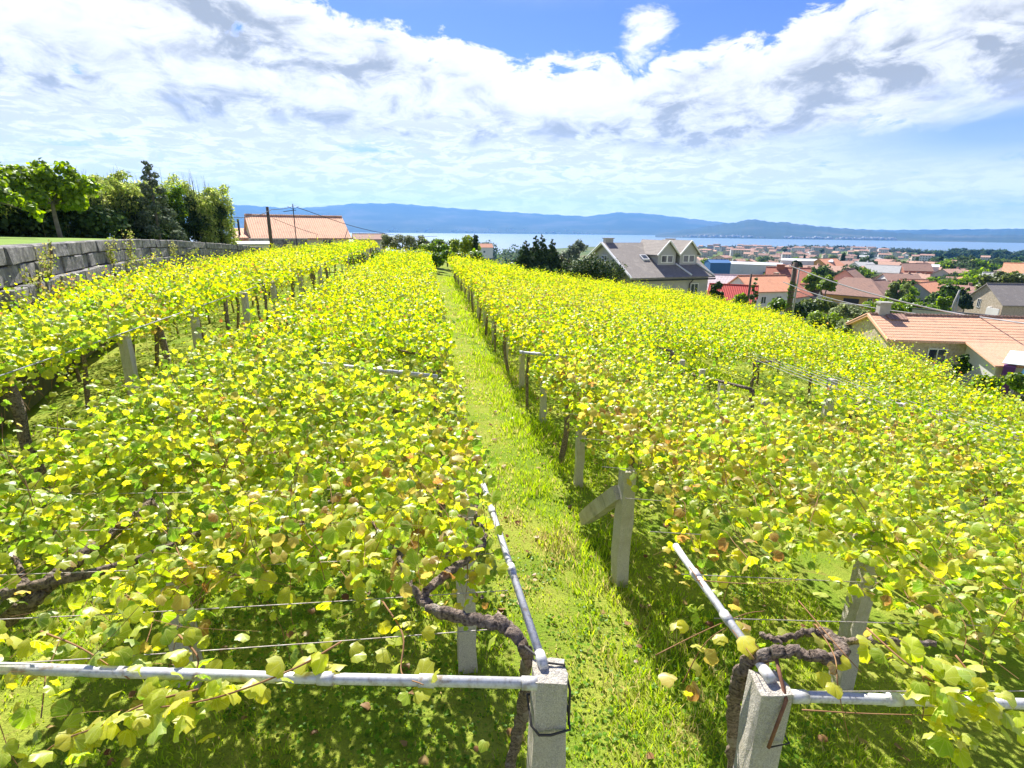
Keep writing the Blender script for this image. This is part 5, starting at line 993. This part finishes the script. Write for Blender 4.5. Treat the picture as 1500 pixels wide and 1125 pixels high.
# ------------------------------------------------------------------ poles and overhead lines
def upole(label, u, vt, vb, r_, w, mt=WOODP, ivy=None, arms=True, name='utility_pole', lean=0):
    b0 = atr(u, vb, r_); h = atr(u, vt, r_)[2] - b0[2]; r0_ = empty(name, tuple(b0), -direct(u, vb), label=label, cat='pole'); m__ = MB(); m__.tube([(0, 0, -2), (lean * .5, 0, h * .5), (lean, 0, h)], [w * 1.2, w * 1.1, w * .85], 8); m__.obj('shaft', mt, r0_, True)
    if arms: m__ = MB(); m__.box(-.35 + lean, .35 + lean, -.04, .04, h - .35, h - .27); m__.tube([(-.3 + lean, 0, h - .27), (-.3 + lean, 0, h - .12)], .04, 6); m__.tube([(.3 + lean, 0, h - .27), (.3 + lean, 0, h - .12)], .04, 6); m__.obj('crossarm', METAL, r0_)
    if ivy:
        z0_, z1_, rr, pal = ivy; pos, Rm, sz, c = crown_arrays([(random.uniform(-.08, .08) + lean * (z0_ + (z1_ - z0_) * i / 11) / h, 0, z0_ + (z1_ - z0_) * i / 11, rr * random.uniform(.75, 1.2)) for i in range(12)], 1500, .13, pal); V, f_, cc = leaf_arrays(pos, Rm, sz, c, 0); link('ivy', np_mesh('ivy', V, f_, TLEAF, col=cc), r0_, kind='stuff')
    return b0, h
upole('leaning dark wooden pole in front of the salmon roofed house', 398, 303, 362, 52, .13, arms=False, lean=.0)
bq = atr(435, 362, 58); hq = atr(433, 299, 58)[2] - bq[2]; r0_ = empty('antenna_mast', tuple(bq), -direct(435, 362), label='thin antenna mast with cross rods by the salmon roof', cat='antenna'); m_ = MB(); m_.tube([(0, 0, -1), (0, 0, hq)], .045, 6); m_.obj('mast', METAL, r0_)
m_ = MB(); m_.tube([(-.9, 0, hq * .82), (0, 0, hq * .86), (.25, 0, hq * .86)], .03, 5); m_.tube([(-.5, 0, hq * .95), (0, 0, hq * .88), (.5, 0, hq * .95)], .02, 5)
for i in range(5): m_.tube([(-.9 + i * .2, -.25, hq * (.82 + .008 * i)), (-.9 + i * .2, .25, hq * (.82 + .008 * i))], .012, 4)
m_.obj('antenna_rods', METAL, r0_)
upole('old wooden utility pole thickly covered with ivy right of the red roofs', 1152, 384, 474, 57, .22, ivy=(.2, 3.9, .27, [(.05, .12, .02), (.10, .20, .03), (.16, .27, .04)]))
upole('grey steel pole standing just right of the ivy covered pole', 1160, 392, 465, 58, .07, CONC, arms=False, name='steel_pole')
upole('slim dark wooden pole before the pink sheet roof', 1094, 401, 452, 58, .10, arms=False)
bush_at('ivy_column', 'narrow ivy covered stump between the dark pole and the orange roof', 'ivy', 1102, 402, 452, 59, 11, [(.05, .12, .02), (.10, .17, .03)], TLEAF, 1500, .13, 77)
upole('slanting grey pole among trees on the right slope', 1390, 424, 462, 112, .15, CONC, arms=False, name='steel_pole', lean=.6)
upole('short grey pole right of the slanting pole', 1398, 432, 462, 112, .10, CONC, arms=False, name='steel_pole')
def cable(label, pts, r=.02, mt=CABLED):
    P_ = [np.array(p) for p in pts]; wire(label, smoothpts(P_, 6), r, mt, 'power_line', 'overhead lines')
def sag(a, b_, s_): return [a, a * .75 + b_ * .25 - np.array([0, 0, s_ * .75]), (a + b_) / 2 - np.array([0, 0, s_]), a * .25 + b_ * .75 - np.array([0, 0, s_ * .75]), b_]
cable('dark overhead line from the hedge to the leaning pole', sag(atr(338, 318, 45), atr(398, 307, 52), .25), .025)
cable('dark overhead line dipping from the leaning pole to the antenna mast', sag(atr(398, 307, 52), atr(433, 301, 58), .1), .02)
cable('thin overhead line running right from the antenna mast over the water', sag(atr(436, 304, 58), atr(640, 346, 90), 1.0), .03)
cable('thin lower overhead line from the leaning pole across the salmon roof', sag(atr(400, 320, 52), atr(520, 350, 80), .5), .02)
cable('thick pale cable sloping from the ivy covered pole down to the right', sag(atr(1156, 389, 57), atr(1400, 459, 50), .35) + [atr(1530, 478, 46)], .05, CABLE)
cable('second pale cable from the middle of the ivy covered pole', sag(atr(1147, 413, 57), atr(1330, 458, 50), .4) + [atr(1420, 470, 48)], .035, CABLE)
cable('pale cable low over the bushes to the right of the ivy covered pole', sag(atr(1158, 422, 57), atr(1275, 447, 52), .4), .03, CABLE)

# ------------------------------------------------------------------ bushes and trees on the right slope
GS = 'bushes and trees between the right hand houses'
rs = [(1172, 432, 470, 62, 42, 'dark rounded shrub at the foot of the ivy covered pole', DARK + [(.10, .15, .04)]), (1140, 434, 456, 64, 34, 'dense shrub left of the ivy covered pole', GREEN), (1120, 448, 466, 60, 22, 'small flowering shrub before the grey gable', [(.25, .25, .08), (.16, .20, .05)]), (1050, 412, 444, 62, 24, 'dark shrub under the corner of the slate roof', DARK + GREEN[:1]),
      (1082, 428, 446, 58, 22, 'light green bush poking above the vines by the red roof', BRIGHT), (1202, 430, 458, 80, 60, 'olive green hedge right of the dark rounded shrub', [(.16, .20, .05), (.11, .15, .04)]), (1245, 436, 470, 66, 60, 'silvery shrub mass left of the long house chimney', [(.20, .25, .09), (.26, .30, .14)]), (1205, 448, 492, 52, 66, 'bright green shrub mass over the vineyard edge', BRIGHT + [(.2, .26, .08)]), (1245, 456, 505, 48, 48, 'grey green bush in front of the stone gable', [(.22, .26, .12), (.17, .22, .07)]),
      (1290, 432, 462, 72, 66, 'yellow green trees behind the long house roof', BRIGHT), (1345, 440, 464, 78, 60, 'mixed green shrubs along the low grey wall', GREEN), (1312, 402, 446, 118, 34, 'tall loose willow like tree between the brown and the grey houses', [(.16, .21, .06), (.22, .27, .09)]), (1330, 430, 452, 105, 26, 'light bush before the grey gabled house', BRIGHT),
      (1382, 414, 452, 125, 30, 'dark green tree right of the grey gabled house', DARK + GREEN[:2]), (1412, 426, 452, 118, 26, 'clipped dark hedge behind the boundary wall', DARK), (1455, 390, 430, 140, 54, 'big olive green tree above the grey roofed house', [(.12, .16, .04), (.17, .21, .06), (.08, .11, .03)]), (1492, 392, 425, 150, 40, 'olive green tree at the right edge of the slope', [(.12, .16, .04), (.17, .21, .06)]),
      (1380, 430, 458, 100, 20, 'light green bush left of the grey poles', BRIGHT), (1187, 395, 425, 125, 30, 'round yellow green bush right of the ivy covered pole top', BRIGHT + [(.3, .36, .04)]), (1210, 402, 425, 122, 26, 'lower yellow green bush above the salmon roof', BRIGHT), (1165, 380, 400, 180, 16, 'dark tree behind the top of the ivy covered pole', DARK), (1405, 512, 548, 41, 22, 'dark potted shrub by the white annex of the long house', DARK + GREEN[:1]), (1490, 540, 575, 36, 50, 'green bush before the blue tarp shelter', GREEN + BRIGHT), (1440, 545, 575, 34, 40, 'small bush at the vineyard edge below the annex', BRIGHT)]
for i, (u, vt, vb, r_, wpx, lab, pal) in enumerate(rs):
    bush_at('garden_bush', lab, 'bush', u, vt, vb, r_, wpx, pal, DLEAF if pal[0] == DARK[0] else TLEAF, 2400, .10 + r_ * .0022, 100 + i, GS)

# ------------------------------------------------------------------ the town down to the water
def proto_house(L, Wd, hw, hr, wall, roof, flat_=False, floors=1):
    m__ = MB(); l, w = L / 2, Wd / 2; m__.cur = 0; z0 = -4
    m__.quad((-l, -w, z0), (l, -w, z0), (l, -w, hw), (-l, -w, hw)); m__.quad((l, w, z0), (-l, w, z0), (-l, w, hw), (l, w, hw))
    m__.quad((l, -w, z0), (l, w, z0), (l, w, hw), (l, 0, hw + hr), (l, -w, hw)); m__.quad((-l, w, z0), (-l, -w, z0), (-l, -w, hw), (-l, 0, hw + hr), (-l, w, hw))
    m__.cur = 1; k_ = hr / w; o_ = .5
    m__.slab([(-l - .4, -w - o_, hw - o_ * k_ + .2), (l + .4, -w - o_, hw - o_ * k_ + .2), (l + .4, 0, hw + hr + .2), (-l - .4, 0, hw + hr + .2)], .2); m__.slab([(l + .4, w + o_, hw - o_ * k_ + .2), (-l - .4, w + o_, hw - o_ * k_ + .2), (-l - .4, 0, hw + hr + .203), (l + .4, 0, hw + hr + .203)], .2)
    m__.box(l * .5, l * .5 + .8, .2, .9, hw + hr * .6, hw + hr + .9)
    m__.cur = 2
    for f_ in range(floors):
        nw = max(2, int(L / 3.2))
        for i in range(nw):
            x_ = -l + (i + .5) * L / nw; z_ = .9 + f_ * 2.8
            if z_ + 1.3 < hw: m__.box(x_ - .55, x_ + .55, -w - .04, -w - .004, z_, z_ + 1.3); m__.box(x_ - .55, x_ + .55, w + .004, w + .04, z_, z_ + 1.3)
        for y_ in (-w * .45, w * .45):
            z_ = .9 + f_ * 2.8
            if z_ + 1.3 < hw: m__.box(-l - .04, -l - .004, y_ - .5, y_ + .5, z_, z_ + 1.3); m__.box(l + .004, l + .04, y_ - .5, y_ + .5, z_, z_ + 1.3)
    return m__.mesh('town_house', [wall, roof, GLASS])
TY = []
for i, (L, Wd, hw, hr, wl_, rf, fl, dw, dr) in enumerate([(11, 9, 5.6, 2.2, W_WHITE, R_TOWN1, 2, 'white', 'orange'), (9, 8, 3.0, 2.2, W_WHITE, R_TOWN2, 1, 'white', 'brick red'), (13, 9, 5.8, 2.4, W_CREAM, R_TOWN1, 2, 'cream', 'orange'), (10, 9, 5.6, 2.0, W_GREY, R_BROWN, 2, 'grey', 'brown'), (12, 9, 5.8, 2.2, W_WHITE, R_BROWN, 2, 'white', 'brown'),
        (9, 8, 5.6, 2.0, W_PINK, R_TOWN1, 2, 'pink', 'orange'), (14, 10, 8.6, 1.6, W_CREAM, R_TOWN2, 3, 'cream three storey', 'brick red'), (12, 10, 5.6, 2.4, W_YELLOW, R_TOWN1, 2, 'ochre', 'orange'), (10, 9, 5.8, 1.8, W_WHITE, R_GREY, 2, 'white', 'grey'), (16, 11, 11.5, 1.4, W_WHITE, R_TOWN2, 4, 'white four storey', 'brick red'), (18, 11, 11.5, 1.2, W_GREY, R_BROWN, 4, 'grey four storey', 'brown')]):
    TY.append((proto_house(L, Wd, hw, hr, wl_, rf, floors=fl), dw, dr, L))
def rnd_place(u0, u1, r0, r1):
    u = random.uniform(u0, u1); r_ = r0 + (r1 - r0) * random.random(); d = ray(u, 380); q = r_ / math.hypot(d[0], d[1]); x, y = d[0] * q, d[1] * q; return x, y, float(zg(x, y)), u, r_
placed = []; USED = {}
def unique(lab_, u):
    """the same look repeats: add what it stands below or beside in the view"""
    marks = [(1010, 'behind the slate roof'), (1050, 'behind the slate house dormers'), (1085, 'above the pink sheet roof'), (1115, 'above the orange roofed house'), (1140, 'behind the square chimney'), (1165, 'behind the ivy covered pole'), (1195, 'above the yellow green bush'), (1225, 'behind the ochre house'), (1255, 'above the brown hip roof'), (1285, 'above the long house chimney'), (1315, 'behind the willow like tree'), (1345, 'above the grey gable'), (1375, 'past the grey gable'), (1410, 'above the slanting pole'), (1450, 'under the pine hill'), (1490, 'above the white dormer'), (9999, 'at the very edge')]
    q = lab_ + ', ' + next(t for a, t in marks if u < a); USED[q] = USED.get(q, 0) + 1; k__ = USED[q]
    return q
def put_house(ti, u0, u1, r0, r1, where, gap=11, group='houses of the town by the water'):
    for _ in range(30):
        x, y, z, u, r_ = rnd_place(u0, u1, r0, r1)
        if all((x - a) ** 2 + (y - b_) ** 2 > gap * gap for a, b_ in placed): break
    else: return
    placed.append((x, y)); me, dw, dr, L = TY[ti]; o = link('town_house', me, None, (x, y, z + .3), label=unique(f'{dw} house, {dr} roof, {where}', u), cat='house', group=group); o.rotation_euler.z = -math.atan2(x, y) + random.choice((0, 0, math.pi / 2, .5, -.5, 1.1)) + random.uniform(-.2, .2); s_ = random.uniform(.68, .98); o.scale = (s_, s_, s_)
small = [0, 1, 2, 3, 4, 5, 7, 8]
for i in range(34): put_house(random.choice([0, 1, 1, 2, 4, 5, 1]), 1150, 1500, 190, 330, 'on the near slope', 15)
for i in range(64): put_house(random.choice(small + [6, 1, 1, 5]), 1010, 1380, 330, 620, 'mid town', 15)
for i in range(16): put_house(random.choice(small), 1380, 1560, 300, 800, 'in the wooded valley', 22)
for i in range(88): put_house(random.choice([0, 2, 3, 4, 6, 6, 8, 9, 10, 1]), 990, 1360, 620, 1150, 'nearer the water', 16)
for i in range(85): put_house(random.choice([6, 9, 10, 2, 4, 9, 10, 3]), 985, 1300, 1100, 1560, 'at the far edge', 20)
for i in range(8): put_house(random.choice([0, 2, 1]), 1440, 1560, 900, 1400, 'by the shore', 20)
house('warehouse', 'blue sheet walled warehouse behind the slate roofed house', 1050, 395, 235, 8, 7, 2.8, 1.0, 20, R_BLUE, R_BLUE, [], over=.2, cat='warehouse')
house('warehouse', 'long low white roofed warehouse in the middle of the near town', 1098, 394, 250, 24, 7, 2.0, .7, -4, W_WHITE, R_WHITE, [], over=.2, cat='warehouse')
house('warehouse', 'second white sheet roofed warehouse further right in the near town', 1180, 388, 330, 24, 8, 2.2, .8, 3, W_WHITE, R_WHITE, [], over=.2, cat='warehouse')
house('house', 'ochre walled house with a bright orange roof standing out of the near town', 1208, 403, 330, 13, 11, 5.2, 3.2, 55, W_YELLOW, R_ORANGE, [('l', -2, 2.8, 1.2, 1.3), ('l', 2, 2.8, 1.2, 1.3)], over=.5)
house('house', 'white house with a pale grey roof and three skylights in the near town', 1290, 409, 300, 13, 8, 3.4, 2.8, -6, W_WHITE, R_GREY, [('f', -3, .9, 1.2, 1.2), ('f', 3, .9, 1.2, 1.2)], over=.4)
house('house', 'brown roofed house right of the pale roof with skylights', 1338, 404, 310, 11, 9, 2.6, 2.8, 20, W_BRICK, R_BROWN, [('f', 0, .8, 1.4, 1.2)], over=.4)
house('house', 'low bright white block beside the brown roofed house', 1357, 403, 320, 8, 7, 4.0, .8, 0, W_WHITE, R_WHITE, [('f', 0, 1, 1.4, 1.2)], over=.2)
# tree prototypes for the distance, one mesh each shared by the copies
TP = []
for j in range(6):
    bl = rblobs(16, 2.6, 2.6, 1.8, 4.6 if j != 4 else 6, 1.5, 200 + j, .35) if j != 5 else [(0, 0, 1 + .8 * i, 1.3 - .13 * i) for i in range(8)]
    pal = [GREEN, DARK + GREEN[:2], [(.12, .16, .06), (.16, .2, .07)], BRIGHT[:1] + GREEN, [(.05, .09, .04), (.08, .12, .05)], DARK][j]
    pos, Rm, sz, c = crown_arrays(bl, 1300, .62, pal, inner=.6); V, f_, cc = leaf_arrays(pos, Rm, sz, c, 0); TP.append(np_mesh('tree_crown', V, f_, TLEAF if j not in (1, 5) else DLEAF, col=cc))
m_ = MB(); m_.tube([(0, 0, -2), (0, 0, 1), (.1, 0, 3.5)], [.35, .28, .15], 7); TRK = m_.mesh('tree_trunk', TBARK)
nt_ = 0
def put_tree(u0, u1, r0, r1, where, sc=(.8, 1.6), grp='trees scattered through the town', kinds=(0, 1, 2, 3, 4, 5)):
    global nt_
    for _ in range(12):
        x, y, z, u, r_ = rnd_place(u0, u1, r0, r1)
        if all((x - a) ** 2 + (y - b_) ** 2 > 49 for a, b_ in placed): break
    j = random.choice(kinds); nm = ('round green', 'dark round', 'olive green', 'light green', 'tall blue green', 'dark pointed')[j]
    s_ = random.uniform(*sc); o = empty('tree', (x, y, z), random.uniform(0, 6.28), label=unique(f'{nm} tree {where}', u), cat='tree', group=grp); o.scale = (s_, s_, s_ * random.uniform(.8, 1.15)); link('crown', TP[j], o, kind='stuff'); link('trunk', TRK, o); nt_ += 1
for i in range(62): put_tree(1120, 1560, 150, 330, 'on the near slope')
for i in range(50): put_tree(1000, 1380, 330, 650, 'mid town', (.9, 1.7))
for i in range(85): put_tree(1370, 1570, 280, 800, 'in the wooded valley', (1.0, 2.0), 'trees of the wooded valley right of the town')
for i in range(28): put_tree(985, 1370, 650, 1500, 'near the shore', (1.2, 2.2), kinds=(1, 2, 4))
# wooded hills read as one mass
def wood(name, pts, seed, n_, size, pal):
    rg = np.random.default_rng(seed); bl = []
    for (u, vt, r_, wpx) in pts:
        x, y, _ = atr(u, 350, r_); z = float(zg(x, y)); top = atr(u, vt, r_)[2]; rad = max(2.5, min(10, (top - z) * .35)); m = wpx * r_ / 785 / 2
        for j in range(max(3, int(m / rad * 2.2))):
            off_ = rg.uniform(-m, m); dd = rg.uniform(-m, m) * .6; yaw = math.atan2(x, y); hh = (top - z - rad) * (1 - .35 * (abs(off_) / m) ** 2) * rg.uniform(.75, 1.0)
            for q in (1, .55): bl.append((x + off_ * math.cos(yaw) + dd * math.sin(yaw), y - off_ * math.sin(yaw) + dd * math.cos(yaw), z + hh * q, rad * rg.uniform(.7, 1.1)))
    pos, Rm, sz, c = crown_arrays(bl, n_, size, pal, inner=.75, updir=.9); V, f_, cc = leaf_arrays(pos, Rm, sz, c, 0); link(name, np_mesh(name, V, f_, TLEAF, col=cc), kind='stuff')
wood('woods', [(1400, 366, 1150, 60), (1430, 361.5, 1180, 80), (1465, 363, 1200, 70), (1480, 372, 1150, 70), (1385, 376, 1000, 60)], 1, 15000, 3.2, [(.04, .08, .04), (.06, .11, .04), (.03, .06, .03)])
wood('forest', [(700, 347, 620, 50), (722, 347.5, 600, 50), (745, 353, 580, 50), (765, 360, 560, 50), (690, 352, 640, 60), (730, 362, 450, 90), (790, 362, 560, 70), (640, 352, 700, 60), (610, 353.5, 700, 50), (575, 353, 420, 30), (540, 354, 400, 40)], 2, 14000, 2.2, [(.05, .09, .04), (.08, .13, .05), (.10, .13, .06)])
wood('treeline', [(1010, 366, 900, 50), (1060, 361, 1700, 60), (1140, 360, 1700, 120), (1200, 358, 1650, 80), (1235, 359, 1600, 60), (1290, 361, 1550, 70), (1340, 364, 1500, 60), (1100, 359.5, 1680, 60)], 3, 9000, 4.0, [(.06, .08, .06), (.08, .10, .06)])
house('house', 'small white walled house half hidden in the woods before the water', 708, 372, 420, 13, 9, 5, 2.5, 10, W_WHITE, R_ORANGE, [('f', 0, 1, 1.5, 1.5)], over=.4)
house('house', 'low brown roofed house just right of the salmon roofed house on the skyline', 541, 358, 110, 5.5, 6, 1.0, .8, 4, W_GREY, R_BROWN, [], over=.4)
# far shore villages
m_ = MB()
for i in range(230):
    u = random.choice([random.uniform(1262, 1312), random.uniform(1150, 1260), random.uniform(980, 1120), random.uniform(560, 900)]); dd = 4900 if u > 1000 else 6900; P_ = atr(u, 340, dd); s_ = random.uniform(6, 16); zz = -56 + random.random() ** 2 * (16 if u > 1000 else 50) + 2; m_.box(P_[0] - s_, P_[0] + s_, P_[1] - s_, P_[1] + s_, zz - 4, zz + random.uniform(5, 11))
m_.obj('far_shore_village', W_WHITE, kind='stuff')
print('trees', nt_, 'houses', len(placed))
